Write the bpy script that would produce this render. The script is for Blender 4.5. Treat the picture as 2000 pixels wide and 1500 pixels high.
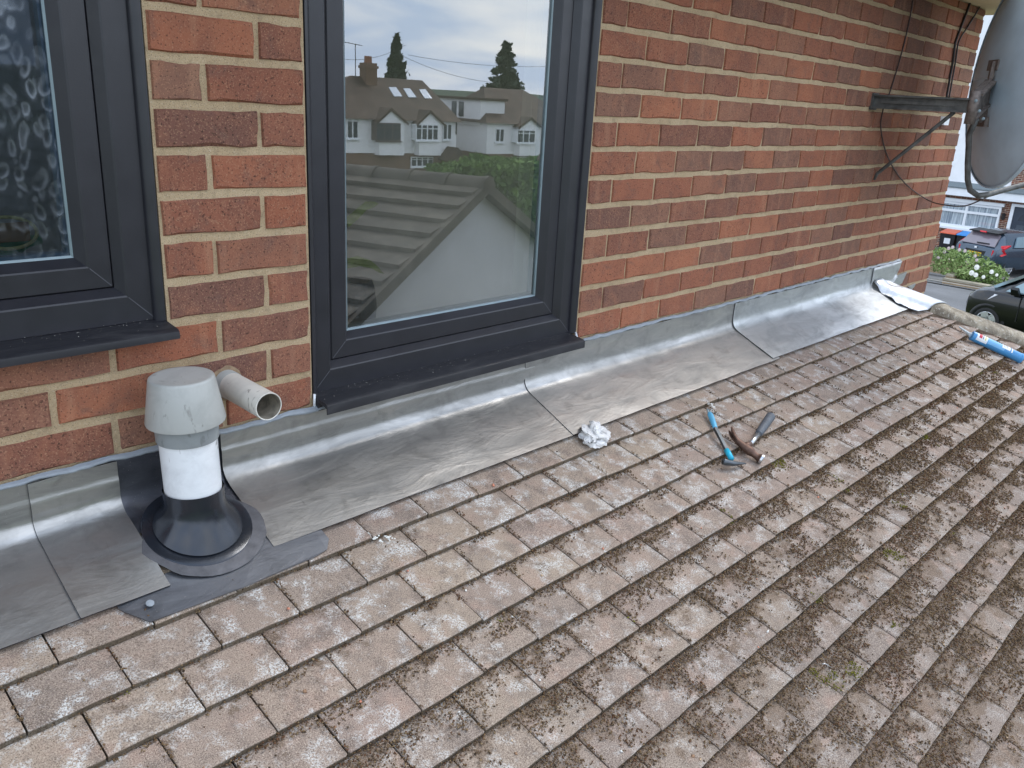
import bpy, math, random
import numpy as np
from mathutils import Vector, Matrix
random.seed(7); RNG = np.random.default_rng(7)
for o in list(bpy.data.objects): bpy.data.objects.remove(o, do_unlink=True)
scene = bpy.context.scene
COL = scene.collection
R_ = math.radians
# ------------------------------------------------------------------ camera
FPX = 1639.64; CAM = np.array([0.0, -1.62355, 0.13157])
YAW, PITCH, ROLL = R_(47.024), R_(-18.787), R_(3.2512)
_f = np.array([math.sin(YAW)*math.cos(PITCH), math.cos(YAW)*math.cos(PITCH), math.sin(PITCH)])
_r = np.array([math.cos(YAW), -math.sin(YAW), 0.0]); _u = np.cross(_r, _f)
_c, _s = math.cos(ROLL), math.sin(ROLL)
CR = np.array([_c*_r+_s*_u, -_s*_r+_c*_u, _f])
cd = bpy.data.cameras.new('camera'); cam = bpy.data.objects.new('camera', cd); COL.objects.link(cam)
cd.sensor_width = 36; cd.lens = 36*FPX/2000; cd.clip_start = .02; cd.clip_end = 3000
m = Matrix(((CR[0][0], CR[1][0], -CR[2][0], CAM[0]), (CR[0][1], CR[1][1], -CR[2][1], CAM[1]),
            (CR[0][2], CR[1][2], -CR[2][2], CAM[2]), (0, 0, 0, 1)))
cam.matrix_world = m; scene.camera = cam
# ------------------------------------------------------------------ world, sun, exposure
SUN_AZ, SUN_EL = R_(97), R_(50)       # azimuth measured from +Y towards +X
w = bpy.data.worlds.new('World'); scene.world = w; w.use_nodes = True
nt = w.node_tree; nt.nodes.clear()
def wn(t, **k):
    n = nt.nodes.new(t)
    for a, b in k.items(): setattr(n, a, b)
    return n
sky = wn('ShaderNodeTexSky'); sky.sky_type = 'NISHITA'; sky.sun_disc = False
sky.sun_elevation = SUN_EL; sky.sun_rotation = SUN_AZ; sky.air_density = 1; sky.dust_density = 1.5
tc = wn('ShaderNodeTexCoord'); sep = wn('ShaderNodeSeparateXYZ'); nt.links.new(tc.outputs['Generated'], sep.inputs[0])
mx = wn('ShaderNodeMath', operation='MAXIMUM'); nt.links.new(sep.outputs[2], mx.inputs[0]); mx.inputs[1].default_value = 0.0
ad = wn('ShaderNodeMath', operation='ADD'); nt.links.new(mx.outputs[0], ad.inputs[0]); ad.inputs[1].default_value = .22
dv = wn('ShaderNodeVectorMath', operation='DIVIDE'); cmb = wn('ShaderNodeCombineXYZ')
for i in range(3): nt.links.new(ad.outputs[0], cmb.inputs[i])
nt.links.new(tc.outputs['Generated'], dv.inputs[0]); nt.links.new(cmb.outputs[0], dv.inputs[1])
nz = wn('ShaderNodeTexNoise'); nz.inputs['Scale'].default_value = 1.5; nz.inputs['Detail'].default_value = 6; nz.inputs['Roughness'].default_value = .52
nz.inputs['Distortion'].default_value = .3
nt.links.new(dv.outputs[0], nz.inputs['Vector'])
rp = wn('ShaderNodeValToRGB'); rp.color_ramp.elements[0].position = .38; rp.color_ramp.elements[1].position = .68
rp.color_ramp.elements[0].color = (.60, .75, 1.0, 1); rp.color_ramp.elements[1].color = (1.12, 1.15, 1.18, 1)
nt.links.new(nz.outputs['Fac'], rp.inputs[0])
b1 = wn('ShaderNodeBackground'); b1.inputs[1].default_value = .12; nt.links.new(sky.outputs[0], b1.inputs[0])
b2 = wn('ShaderNodeBackground'); b2.inputs[1].default_value = 1.42; nt.links.new(rp.outputs[0], b2.inputs[0])
mxs = wn('ShaderNodeMixShader'); mxs.inputs[0].default_value = .86
nt.links.new(b1.outputs[0], mxs.inputs[1]); nt.links.new(b2.outputs[0], mxs.inputs[2])
wo = wn('ShaderNodeOutputWorld'); nt.links.new(mxs.outputs[0], wo.inputs[0])
sl = bpy.data.lights.new('sun', 'SUN'); sl.energy = 1.25; sl.angle = R_(20); sl.color = (1, .95, .88)
so = bpy.data.objects.new('sun', sl); COL.objects.link(so)
sd = Vector((math.sin(SUN_AZ)*math.cos(SUN_EL), math.cos(SUN_AZ)*math.cos(SUN_EL), math.sin(SUN_EL)))
so.rotation_euler = (-sd).to_track_quat('-Z', 'Y').to_euler()
vs = scene.view_settings; vs.view_transform = 'Standard'; vs.look = 'None'; vs.exposure = 0.48; vs.gamma = 1; vs.use_curve_mapping = False
cy = scene.cycles; cy.max_bounces = 5; cy.diffuse_bounces = 2; cy.glossy_bounces = 4; cy.transmission_bounces = 3; cy.transparent_max_bounces = 6
# ------------------------------------------------------------------ geometry helpers
def ray(u, v): return np.array([(u-1000)/FPX, (750-v)/FPX, 1.0]) @ CR
def wall(u, v, y=0.0):
    D = ray(u, v); return CAM + D*((y-CAM[1])/D[1])
def atx(u, v, X):
    D = ray(u, v); return CAM + D*(X/D[0])
TH = 0.3894; ST, CT = math.sin(TH), math.cos(TH); TX, TY, TZ = 0.6078, -0.2737, -0.8131; GA, TW = 0.0994, 0.165
NR = np.array([0, -ST, CT])
def rp_(x, s, h=0.0): return np.array([x, TY - s*CT - h*ST, TZ - s*ST + h*CT])
def roofp(u, v, h=0.0):
    D = ray(u, v); p0 = rp_(TX, 0, h); return CAM + D*(((p0-CAM)@NR)/(D@NR))
YG = 0.066                                    # plane of the outer glass
CM2 = np.array([CAM[0], 2*YG-CAM[1], CAM[2]])
def rray(u, v):
    D = ray(u, v); return np.array([D[0], -D[1], D[2]])
def refl(u, v, p0, n):                        # a real point seen mirrored in the window glass
    D = rray(u, v); return CM2 + D*(((np.array(p0)-CM2)@np.array(n))/(D@np.array(n)))
def sm(a, b, x):
    t = np.clip((np.asarray(x, float)-a)/(b-a), 0, 1); return t*t*(3-2*t)
_perm = np.random.default_rng(3).random((256, 256))
def vnoise(x, y):
    x = np.asarray(x, float); y = np.asarray(y, float)
    xi = np.floor(x).astype(int); yi = np.floor(y).astype(int); fx = x-xi; fy = y-yi
    fx = fx*fx*(3-2*fx); fy = fy*fy*(3-2*fy); g = lambda a, b: _perm[a % 256, b % 256]
    return (g(xi, yi)*(1-fx)+g(xi+1, yi)*fx)*(1-fy)+(g(xi, yi+1)*(1-fx)+g(xi+1, yi+1)*fx)*fy
def fbm(x, y, n=3):
    a = 0; k = .5
    for i in range(n): a = a + k*vnoise(x*2**i+17*i, y*2**i+5*i); k *= .5
    return a/(1-.5**n)
class MB:
    def __init__(s): s.v = []; s.f = []; s.mi = []
    def add(s, vs, fs, mi=0):
        o = len(s.v); s.v += [tuple(map(float, p)) for p in vs]; s.f += [tuple(i+o for i in f) for f in fs]; s.mi += [mi]*len(fs); return s
    def box(s, a, b, mi=0):
        x0, y0, z0 = a; x1, y1, z1 = b
        return s.add([(x0,y0,z0),(x1,y0,z0),(x1,y1,z0),(x0,y1,z0),(x0,y0,z1),(x1,y0,z1),(x1,y1,z1),(x0,y1,z1)],
              [(0,3,2,1),(4,5,6,7),(0,1,5,4),(1,2,6,5),(2,3,7,6),(3,0,4,7)], mi)
    def obox(s, c, ax, ay, az, mi=0):           # oriented box: centre, three half axes
        c, ax, ay, az = map(np.array, (c, ax, ay, az)); P = []
        for k in (-1, 1):
            for i, j in ((-1,-1),(1,-1),(1,1),(-1,1)): P.append(c+i*ax+j*ay+k*az)
        return s.add(P, [(0,3,2,1),(4,5,6,7),(0,1,5,4),(1,2,6,5),(2,3,7,6),(3,0,4,7)], mi)
    def bar(s, a, b, w, h, up=(0,0,1), mi=0):
        a = np.array(a, float); b = np.array(b, float); d = b-a; L = np.linalg.norm(d); d /= L
        x = np.cross(d, up); x /= np.linalg.norm(x); y = np.cross(x, d)
        return s.obox((a+b)/2, d*L/2, x*w/2, y*h/2, mi)
    def tube(s, path, rad, n=10, cap=True, mi=0, flat=None):
        path = [np.array(p, float) for p in path]; k = len(path)
        rad = [rad]*k if np.isscalar(rad) else list(rad); rings = []
        up = np.array([0, 0, 1.0]); 
        d0 = path[1]-path[0]; d0 /= np.linalg.norm(d0)
        x = np.cross(d0, up) if abs(d0[2]) < .95 else np.cross(d0, [0, 1, 0]); x /= np.linalg.norm(x)
        V = []
        for i in range(k):
            d = path[min(i+1, k-1)]-path[max(i-1, 0)]; d /= np.linalg.norm(d)
            x = x - d*(x@d); x /= np.linalg.norm(x); y = np.cross(d, x)
            for j in range(n):
                t = 2*math.pi*j/n; V.append(path[i]+rad[i]*(math.cos(t)*x+math.sin(t)*y*(flat[i] if flat else 1)))
        F = [(i*n+j, i*n+(j+1) % n, (i+1)*n+(j+1) % n, (i+1)*n+j) for i in range(k-1) for j in range(n)]
        if cap: F += [tuple(range(n-1, -1, -1)), tuple((k-1)*n+j for j in range(n))]
        return s.add(V, F, mi)
    def lathe(s, c, axis, prof, n=32, mi=0, capends=(True, True)):   # prof: (along axis, radius)
        c = np.array(c, float); a = np.array(axis, float); a /= np.linalg.norm(a)
        x = np.cross(a, [0, 0, 1]) if abs(a[2]) < .9 else np.cross(a, [0, 1, 0]); x /= np.linalg.norm(x); y = np.cross(a, x)
        V = []; k = len(prof)
        for h, r in prof:
            for j in range(n):
                t = 2*math.pi*j/n; V.append(c+a*h+r*(math.cos(t)*x+math.sin(t)*y))
        F = [(i*n+j, i*n+(j+1) % n, (i+1)*n+(j+1) % n, (i+1)*n+j) for i in range(k-1) for j in range(n)]
        if capends[0]: F.append(tuple(range(n-1, -1, -1)))
        if capends[1]: F.append(tuple((k-1)*n+j for j in range(n)))
        return s.add(V, F, mi)
    def grid(s, P, mi=0):                       # P: array (a,b,3)
        a, b, _ = P.shape
        return s.add(P.reshape(-1, 3), [(i*b+j, (i+1)*b+j, (i+1)*b+j+1, i*b+j+1) for i in range(a-1) for j in range(b-1)], mi)
    def mesh(s, name, mats, smooth=False):
        me = bpy.data.meshes.new(name); me.from_pydata(s.v, [], s.f); 
        for mm in (mats if isinstance(mats, (list, tuple)) else [mats]): me.materials.append(mm)
        if max(s.mi, default=0) > 0: me.polygons.foreach_set('material_index', s.mi)
        if smooth: me.polygons.foreach_set('use_smooth', [True]*len(s.f))
        me.update(); return me
    def build(s, name, mats, parent=None, smooth=False, angle=None):
        me = s.mesh(name, mats, smooth or angle is not None)
        if angle is not None:
            try: me.set_sharp_from_angle(angle=R_(angle))
            except Exception: pass
        return link(name, me, parent)
def link(name, me, parent=None):
    o = bpy.data.objects.new(name, me); COL.objects.link(o)
    if parent is not None: o.parent = parent
    return o
def tag(o, label=None, cat=None, group=None, kind=None):
    for k, v in (('label', label), ('category', cat), ('group', group), ('kind', kind)):
        if v: o[k] = v
    return o
def thing(name, label, cat, group=None):
    return tag(link(name, None), label, cat, group)
# ------------------------------------------------------------------ material helpers
def lin(r, g, b):
    f = lambda c: c/12.92 if c <= .04045 else ((c+.055)/1.055)**2.4
    return (f(r/255), f(g/255), f(b/255), 1)
class NT:
    def __init__(s, name):
        s.m = bpy.data.materials.new(name); s.m.use_nodes = True; s.t = s.m.node_tree
        s.b = s.t.nodes['Principled BSDF']; s.out = s.t.nodes['Material Output']
    def n(s, t, props=None, **ins):
        n = s.t.nodes.new('ShaderNode'+t)
        for k, v in (props or {}).items(): setattr(n, k, v)
        for k, v in ins.items(): s.set(n.inputs[k if k in n.inputs else k.replace('_', ' ')], v)
        return n
    def set(s, inp, v):
        if isinstance(v, bpy.types.NodeSocket): s.t.links.new(v, inp)
        else: inp.default_value = v
    def p(s, **k):
        for a, v in k.items(): s.set(s.b.inputs[a.replace('_', ' ')], v)
        return s
    def coord(s, kind='Object', scale=1.0, rnd=False, sc=None):
        t = s.n('TexCoord').outputs[kind]
        if rnd:
            oi = s.n('ObjectInfo').outputs['Random']
            ml = s.n('Math', {'operation': 'MULTIPLY'}); s.set(ml.inputs[0], oi); ml.inputs[1].default_value = 173.0
            a = s.n('VectorMath', {'operation': 'ADD'}); s.set(a.inputs[0], t); s.set(a.inputs[1], ml.outputs[0]); t = a.outputs[0]
        if sc is not None:
            mm = s.n('Mapping'); s.set(mm.inputs['Vector'], t); mm.inputs['Scale'].default_value = sc; t = mm.outputs[0]
        return t
    def noise(s, vec, scale, detail=4, rough=.55, dist=0.0):
        n = s.n('TexNoise', Scale=scale, Detail=detail, Roughness=rough, Distortion=dist); s.set(n.inputs['Vector'], vec); return n.outputs['Fac']
    def ramp(s, fac, pts, mode='LINEAR'):
        n = s.n('ValToRGB'); cr = n.color_ramp; cr.interpolation = mode
        while len(cr.elements) < len(pts): cr.elements.new(.5)
        for e, (p, c) in zip(cr.elements, pts): e.position = p; e.color = c if not np.isscalar(c) else (c, c, c, 1)
        s.set(n.inputs[0], fac); return n.outputs[0]
    def mix(s, fac, a, b, blend='MIX'):
        n = s.n('Mix', {'data_type': 'RGBA', 'blend_type': blend}); s.set(n.inputs[0], fac); s.set(n.inputs[6], a); s.set(n.inputs[7], b); return n.outputs[2]
    def math(s, op, a, b=0.0, clamp=False):
        n = s.n('Math', {'operation': op, 'use_clamp': clamp}); s.set(n.inputs[0], a); s.set(n.inputs[1], b); return n.outputs[0]
    def bump(s, h, strength=.3, dist=.01, nrm=None):
        n = s.n('Bump', Strength=strength, Distance=dist); s.set(n.inputs['Height'], h)
        if nrm is not None: s.set(n.inputs['Normal'], nrm)
        return n.outputs[0]
def simple(name, col, rough=.6, metal=0.0, var=.12, scale=20.0, bump=0.0, bscale=60.0, spec=.5, coord='Object', bdist=.004):
    t = NT(name); c = t.coord(coord)
    f = t.noise(c, scale, 5)
    lo = tuple(x*(1-var) for x in col[:3])+(1,); hi = tuple(min(1, x*(1+var)) for x in col[:3])+(1,)
    t.p(Base_Color=t.ramp(f, [(.3, lo), (.7, hi)]), Metallic=metal, Specular_IOR_Level=spec)
    t.p(Roughness=t.ramp(t.noise(c, scale*1.7, 4), [(.3, max(.02, rough*.85)), (.7, min(1, rough*1.12))]))
    if bump: t.p(Normal=t.bump(t.noise(c, bscale, 6, .65), bump, bdist))
    return t.m
# ---- brick
def brick_mat(name, far=False):
    t = NT(name); oi = t.n('ObjectInfo').outputs['Random']; c = t.coord('Object', rnd=True)
    base = t.ramp(oi, [(0, lin(142,92,74)), (.10, lin(162,101,77)), (.22, lin(122,86,74)), (.34, lin(152,96,75)), (.45, lin(170,108,81)), (.56, lin(140,102,85)), (.66, lin(116,82,72)), (.78, lin(158,97,73)), (.9, lin(136,100,84)), (1, lin(150,93,73))], 'LINEAR')
    n1 = t.noise(c, 9, 3, .6, .4)
    base = t.mix(t.ramp(n1, [(.45, 0), (.68, .38)]), base, lin(106,76,68))
    nA = t.noise(c, 17, 4, .68, .7)
    base = t.mix(t.ramp(nA, [(.52, 0), (.68, .30)]), base, lin(172,116,88))
    base = t.mix(t.ramp(nA, [(.32, .45), (.46, 0)]), base, lin(108,86,78))
    n2 = t.noise(t.coord('Object', rnd=True, sc=(26, 26, 3.0)), 1.0, 3, .5)
    base = t.mix(t.ramp(n2, [(.58, 0), (.74, .26)]), base, lin(196,150,120))
    n3 = t.noise(c, 330, 2, .6)
    base = t.mix(t.ramp(n3, [(.56, 0), (.68, .6)]), base, lin(190,148,118))
    n4 = t.noise(c, 210, 2, .5)
    base = t.mix(t.ramp(n4, [(.31, .75), (.41, 0)]), base, lin(58,40,36))
    t.p(Base_Color=base, Roughness=.88, Specular_IOR_Level=.25)
    hgt = t.math('ADD', t.math('MULTIPLY', n3, .6), t.math('MULTIPLY', nA, 1.1))
    t.p(Normal=t.bump(hgt, .7, .004)); return t.m
M_BRICK = brick_mat('fired_brick')
def mortar_mat():
    t = NT('sandy_mortar'); c = t.coord('Object')
    base = t.ramp(t.noise(c, 6, 5, .6), [(.3, lin(184,159,126)), (.7, lin(206,183,149))])
    base = t.mix(t.ramp(t.noise(c, 380, 2, .5), [(.33, .75), (.42, 0)]), base, lin(118,104,86))
    base = t.mix(t.ramp(t.noise(c, 460, 2, .5), [(.60, 0), (.70, .5)]), base, lin(226,214,190))
    base = t.mix(t.ramp(t.noise(c, 34, 4, .7), [(.52, 0), (.70, .5)]), base, lin(150,132,108))
    t.p(Base_Color=base, Roughness=.95, Specular_IOR_Level=.2, Normal=t.bump(t.noise(c, 300, 3, .75), .8, .004)); return t.m
M_MORTAR = mortar_mat()
# ---- concrete tile
def tile_mat(name='sanded_concrete_tile'):
    t = NT(name); oi = t.n('ObjectInfo').outputs['Random']; c = t.coord('Object', rnd=True); co = t.n('TexCoord').outputs['Object']
    base = t.ramp(oi, [(0, lin(163,145,130)), (.2, lin(155,138,126)), (.4, lin(168,151,134)), (.6, lin(158,139,128)), (.8, lin(150,135,124)), (1, lin(164,147,132))])
    pos = t.n('NewGeometry').outputs['Position']; sp = t.n('SeparateXYZ'); t.set(sp.inputs[0], pos)
    down = t.math('MULTIPLY', t.math('ADD', sp.outputs[1], .35), -1.35, True)      # 0 at the lead, 1 low on the slope
    base = t.mix(t.math('MULTIPLY', down, .66), base, lin(124,114,108))
    n1 = t.noise(c, 12, 3, .6, .3)
    base = t.mix(t.ramp(n1, [(.52, 0), (.66, .5)]), base, lin(168,142,128))        # pink body showing through
    n1b = t.noise(c, 17, 4, .65)
    base = t.mix(t.ramp(n1b, [(.48, 0), (.64, .6)]), base, lin(112,102,96))      # grey weathering
    lc = t.noise(c, 19, 3, .65, .2); ld = t.noise(c, 270, 3, .75, .2)              # white crustose lichen
    lich = t.math('MULTIPLY', t.ramp(lc, [(.50, 0), (.64, 1)]), t.ramp(ld, [(.46, 0), (.54, 1)]))
    lich = t.math('MULTIPLY', lich, t.math('SUBTRACT', .9, t.math('MULTIPLY', down, .62)))
    base = t.mix(lich, base, lin(220,221,219))
    g = t.noise(c, 430, 2, .7)                                                     # sand grains
    base = t.mix(t.ramp(g, [(.34, .8), (.46, 0)]), base, lin(84,70,56))
    base = t.mix(t.ramp(g, [(.55, 0), (.66, .6)]), base, lin(206,190,172))
    so_ = t.n('SeparateXYZ'); t.set(so_.inputs[0], co)                             # soil caught below the course above
    up = t.math('ADD', t.math('MULTIPLY', so_.outputs[1], 10.0), t.math('MULTIPLY', t.math('SUBTRACT', n1b, .5), 3.4))
    amt = t.ramp(t.math('ADD', up, t.math('SUBTRACT', t.math('MULTIPLY', down, .8), .72)), [(.44, 0), (.62, .5)])
    base = t.mix(amt, base, t.ramp(g, [(.38, lin(78,63,50)), (.58, lin(128,106,84))]))
    tail = t.ramp(t.math('MULTIPLY', so_.outputs[2], -100.0), [(.34, 0), (.62, .85)])   # cut tail edge coloured darker than the face
    base = t.mix(tail, base, t.ramp(ld, [(.35, lin(62,54,44)), (.65, lin(116,104,86))]))
    t.p(Base_Color=base, Roughness=.93, Specular_IOR_Level=.2)
    hgt = t.math('ADD', t.math('MULTIPLY', g, .55), t.math('ADD', t.math('MULTIPLY', ld, .3), t.math('MULTIPLY', n1, .9)))
    t.p(Normal=t.bump(hgt, .8, .0035)); return t.m
M_TILE = tile_mat()
def hip_mat():
    t = NT('hip_tile_concrete'); c = t.coord('Object', rnd=True)
    base = t.ramp(t.noise(c, 14, 5, .6), [(.36, lin(120,110,96)), (.62, lin(184,172,152))])
    base = t.mix(t.ramp(t.noise(c, 300, 3, .7), [(.35, .7), (.45, 0)]), base, lin(78,68,58))
    base = t.mix(t.ramp(t.noise(c, 210, 3, .7), [(.58, 0), (.68, .6)]), base, lin(214,204,184))
    base = t.mix(t.ramp(t.noise(c, 60, 3, .7), [(.55, 0), (.66, .6)]), base, lin(216,212,200))
    t.p(Base_Color=base, Roughness=.95, Normal=t.bump(t.noise(c, 260, 3, .75), 1.0, .006)); return t.m
M_HIP = hip_mat()
# ---- lead
def lead_mat(name, lo, hi, r0, r1, streak=1.0, met=.9):
    t = NT(name); c = t.coord('Object', rnd=True); cs = t.coord('Object', rnd=True, sc=(1.6, 6, 6))
    n1 = t.noise(cs, 2.6, 5, .62, .8); n2 = t.noise(c, 16, 4, .6, .5)
    base = t.ramp(n1, [(.28, lin(*lo)), (.72, lin(*hi))])
    base = t.mix(t.ramp(n2, [(.52, 0), (.7, .35)]), base, lin(*(int(v*.78) for v in lo)))
    n3 = t.noise(t.coord('Object', rnd=True, sc=(60, 9, 9)), 1.0, 3, .6, 1.2)
    base = t.mix(t.ramp(n3, [(.70, 0), (.78, .5)]), base, lin(66,66,68))
    base = t.mix(t.ramp(t.noise(c, 420, 1, .5), [(.74, 0), (.78, .7)]), base, lin(216,214,208))
    t.p(Base_Color=base, Metallic=met, Roughness=t.ramp(n1, [(.3, r1), (.7, r0)]))
    t.p(Normal=t.bump(t.math('ADD', n2, t.math('MULTIPLY', n1, 2.0)), .075*streak, .012)); return t.m
M_LEAD = lead_mat('milled_lead', (140,139,137), (196,195,193), .30, .50)
M_LEADB = lead_mat('bright_lead', (164,166,167), (210,213,214), .36, .54)
M_LEADM = lead_mat('mid_lead', (148,147,145), (200,199,197), .33, .52)
M_LEADD = lead_mat('dark_lead', (78,79,86), (122,125,134), .36, .55)
M_LEADP = lead_mat('dull_patch_lead', (106,108,114), (158,162,170), .36, .55)
M_LEADN = lead_mat('new_lead', (168,172,178), (216,220,225), .30, .5)
M_LEDGE = simple('grimy_lead_edge', lin(74,74,78), .6, .5, .2, 40)
M_SEAL = simple('grey_sealant', lin(146,153,160), .45, 0, .15, 25, .5, 60)
# ---- plastics, metals, paint
M_ANTH = simple('anthracite_upvc', lin(40,40,46), .34, 0, .12, 14, .06, 300, .6)
M_ANTH2 = simple('mitre_weld_line', lin(84,84,90), .5)
def sill_mat():
    t = NT('dusty_anthracite_sill'); c = t.coord('Object', sc=(1.2, 4, 4)); d = t.noise(c, 7, 6, .7, .6)
    t.p(Base_Color=t.mix(t.ramp(d, [(.50, 0), (.85, .4)]), lin(38,38,43), lin(92,90,90)), Roughness=t.ramp(d, [(.4, .38), (.7, .75)])); return t.m
M_SILL = sill_mat()
M_WHITEP = None
def pvc_mat(name, col, stain):
    t = NT(name); c = t.coord('Object')
    n = t.noise(t.coord('Object', sc=(30, 30, 9)), 1.6, 4, .6, 1.0)
    base = t.mix(t.ramp(n, [(.63, 0), (.68, .8)]), lin(*col), lin(*stain))
    base = t.mix(t.ramp(t.noise(c, 15, 5, .65, .6), [(.45, 0), (.75, .6)]), base, lin(*(int(.84*v) for v in col)))
    t.p(Base_Color=base, Roughness=.38); return t.m
M_WHITEP = pvc_mat('scuffed_white_pvc', (236,238,240), (120,116,112))
M_WASTE = pvc_mat('grubby_cream_pvc', (226,222,212), (118,108,98))
M_GREYP = pvc_mat('grey_pvc_cowl', (180,181,177), (140,138,134))
M_GREYP2 = pvc_mat('grey_pvc_collar', (150,155,156), (118,120,120))
M_RUBBER = simple('black_rubber', lin(46,50,58), .2, .4, .15, 20, .05, 60, .8)
M_SOIL = simple('gritty_mastic', lin(88,83,82), .7, 0, .35, 40, .6, 200)
M_DARKM = simple('weathered_black_steel', lin(88,88,86), .6, .2, .5, 22, .4, 90)
M_RUSTM = simple('rusted_steel', lin(118,108,102), .7, .3, .45, 40, .5, 120)
M_DISH = simple('grey_painted_dish', lin(188,208,222), .48, 0, .10, 7, .05, 60)
M_CABLE = simple('black_cable', lin(38,34,34), .45, 0, .2, 30)
M_CABLEB = simple('brown_cable', lin(58,40,36), .5, 0, .2, 30)
M_CREAM = simple('cream_soffit_paint', lin(206,188,154), .7, 0, .14, 6)
M_WHITE = simple('white_render', lin(240,241,243), .75, 0, .05, 3)
M_UPVCW = simple('white_upvc', lin(236,240,244), .35, 0, .04, 3)
M_PLAST = simple('interior_plaster', lin(246,246,240), .8, 0, .05, 3)
M_ROOMW = simple('pale_room_wall', lin(196,193,186), .9, 0, .1, 2)
def glass_mat(name, ior=1.5, tint=(1,1,1,1), rough=0.0, bump=None, extra=0.0):
    t = NT(name); t.t.nodes.remove(t.b)
    fr = t.n('Fresnel', IOR=ior); tr = t.n('BsdfTransparent', Color=tint); gl = t.n('BsdfGlossy', Roughness=rough)
    fac = t.math('ADD', fr.outputs[0], extra, True)
    if bump is not None:
        b = bump(t); t.set(gl.inputs['Normal'], b); t.set(fr.inputs['Normal'], b)
    mxx = t.n('MixShader'); t.set(mxx.inputs[0], fac); t.set(mxx.inputs[1], tr.outputs[0]); t.set(mxx.inputs[2], gl.outputs[0])
    t.set(t.out.inputs['Surface'], mxx.outputs[0]); return t.m
M_GLASS = glass_mat('coated_window_glass', 1.75, (.97,.985,.975,1), extra=.34)
M_GLASSI = glass_mat('inner_window_glass', 1.5, (.95,.97,.96,1), extra=.10)
M_FARGL = simple('dark_far_glass', lin(58,66,76), .12, 0, .2, 3, spec=.8)
def obscure_mat():
    t = NT('patterned_obscure_glass'); t.t.nodes.remove(t.b); c = t.coord('Object', sc=(1, 1, .62))
    d = t.n('TexNoise', Scale=16.0, Detail=2.0); t.set(d.inputs['Vector'], c)
    mm = t.n('VectorMath', {'operation': 'MULTIPLY_ADD'}); t.set(mm.inputs[0], d.outputs['Color']); mm.inputs[1].default_value = (.045, .045, .045); t.set(mm.inputs[2], c)
    v = t.n('TexVoronoi', {'feature': 'F1'}, Scale=46.0); t.set(v.inputs['Vector'], mm.outputs[0])
    band = t.ramp(v.outputs['Distance'], [(.18, .12), (.30, .5), (.44, 1), (.56, .18), (.75, .05)])
    band = t.math('MULTIPLY', band, t.ramp(t.noise(c, 22, 3), [(.35, .25), (.65, 1)]))
    fr = t.n('Fresnel', IOR=1.35); fac = t.math('ADD', t.math('MULTIPLY', band, .15), t.math('MULTIPLY', fr.outputs[0], .35), True)
    tr = t.n('BsdfTransparent', Color=(.34, .39, .46, 1)); gl = t.n('BsdfGlossy', Roughness=.34, Color=(.82, .90, 1, 1)); t.set(gl.inputs['Normal'], t.bump(v.outputs['Distance'], .25, .01))
    mxx = t.n('MixShader'); t.set(mxx.inputs[0], fac); t.set(mxx.inputs[1], tr.outputs[0]); t.set(mxx.inputs[2], gl.outputs[0]); t.set(t.out.inputs['Surface'], mxx.outputs[0]); return t.m
M_OBSC = obscure_mat()
M_GASK = simple('glazing_edge_spacer', lin(128,144,150), .35, .3, .08, 30)
M_LEAF = simple('green_leaf', lin(150,172,100), .5, 0, .3, 14)
# ------------------------------------------------------------------ setting: ground, road, pavement, hills
def gz(x, y):
    return float(-4.05 - 1.05*sm(20, 36, x) - 2.6*sm(8, 40, -y))
def gsheet(name, x0, x1, y0, y1, nx, ny, mat, dz):
    X = np.linspace(x0, x1, nx); Y = np.linspace(y0, y1, ny)
    P = np.array([[(x, y, gz(x, y)+dz) for y in Y] for x in X]); mb = MB(); mb.grid(P)
    o = mb.build(name, mat, smooth=True); o['kind'] = 'structure'; return o
def asphalt(name, col):
    t = NT(name); c = t.coord('Object'); b = t.ramp(t.noise(c, .6, 6, .6), [(.3, lin(*(int(v*.85) for v in col))), (.7, lin(*(int(v*1.12) for v in col)))])
    b = t.mix(t.ramp(t.noise(c, 45, 3, .7), [(.5, 0), (.7, .3)]), b, lin(150,150,148)); t.p(Base_Color=b, Roughness=.92, Normal=t.bump(t.noise(c, 60, 4, .7), .4, .01)); return t.m
M_ASPH = asphalt('worn_asphalt', (96,98,100)); M_DRIVE = asphalt('driveway_tarmac', (112,112,112)); M_PAVE = asphalt('grey_paving', (138,136,130))
M_GRASS = simple('grass_ground', lin(78,88,48), .95, 0, .3, 1.5)
gsheet('ground', -400, 500, -500, 400, 226, 226, M_GRASS, -.03)
gsheet('road', 29.6-8.5, 29.6-2.6, -60, 120, 10, 91, M_ASPH, .0)
gsheet('driveway', 27.2, 40.0, -20, 40, 20, 40, M_DRIVE, .004)
gsheet('pavement', 26.9, 27.2, -60, 120, 3, 91, M_PAVE, .10)
def hill_mesh():
    P = []
    for i, a in enumerate(np.linspace(95, 175, 90)):
        row = []
        for j, rr in enumerate(np.linspace(190, 420, 8)):
            x, y = math.sin(R_(a))*rr, math.cos(R_(a))*rr
            hgt = -7 + (j/7)*(7.2+2.2*fbm(a*.12, 3.1)+1.1*vnoise(a*1.3, 9)) 
            row.append((x, y, hgt))
        P.append(row)
    return np.array(P)
mb = MB(); mb.grid(hill_mesh()); o = mb.build('hills', simple('wooded_hill', lin(52,70,44), .95, 0, .45, .08), smooth=True); o['kind'] = 'structure'
def proj(p):
    q = CR @ (np.array(p, float)-CAM)
    return (1000+FPX*q[0]/q[2], 750-FPX*q[1]/q[2], q[2])
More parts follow.
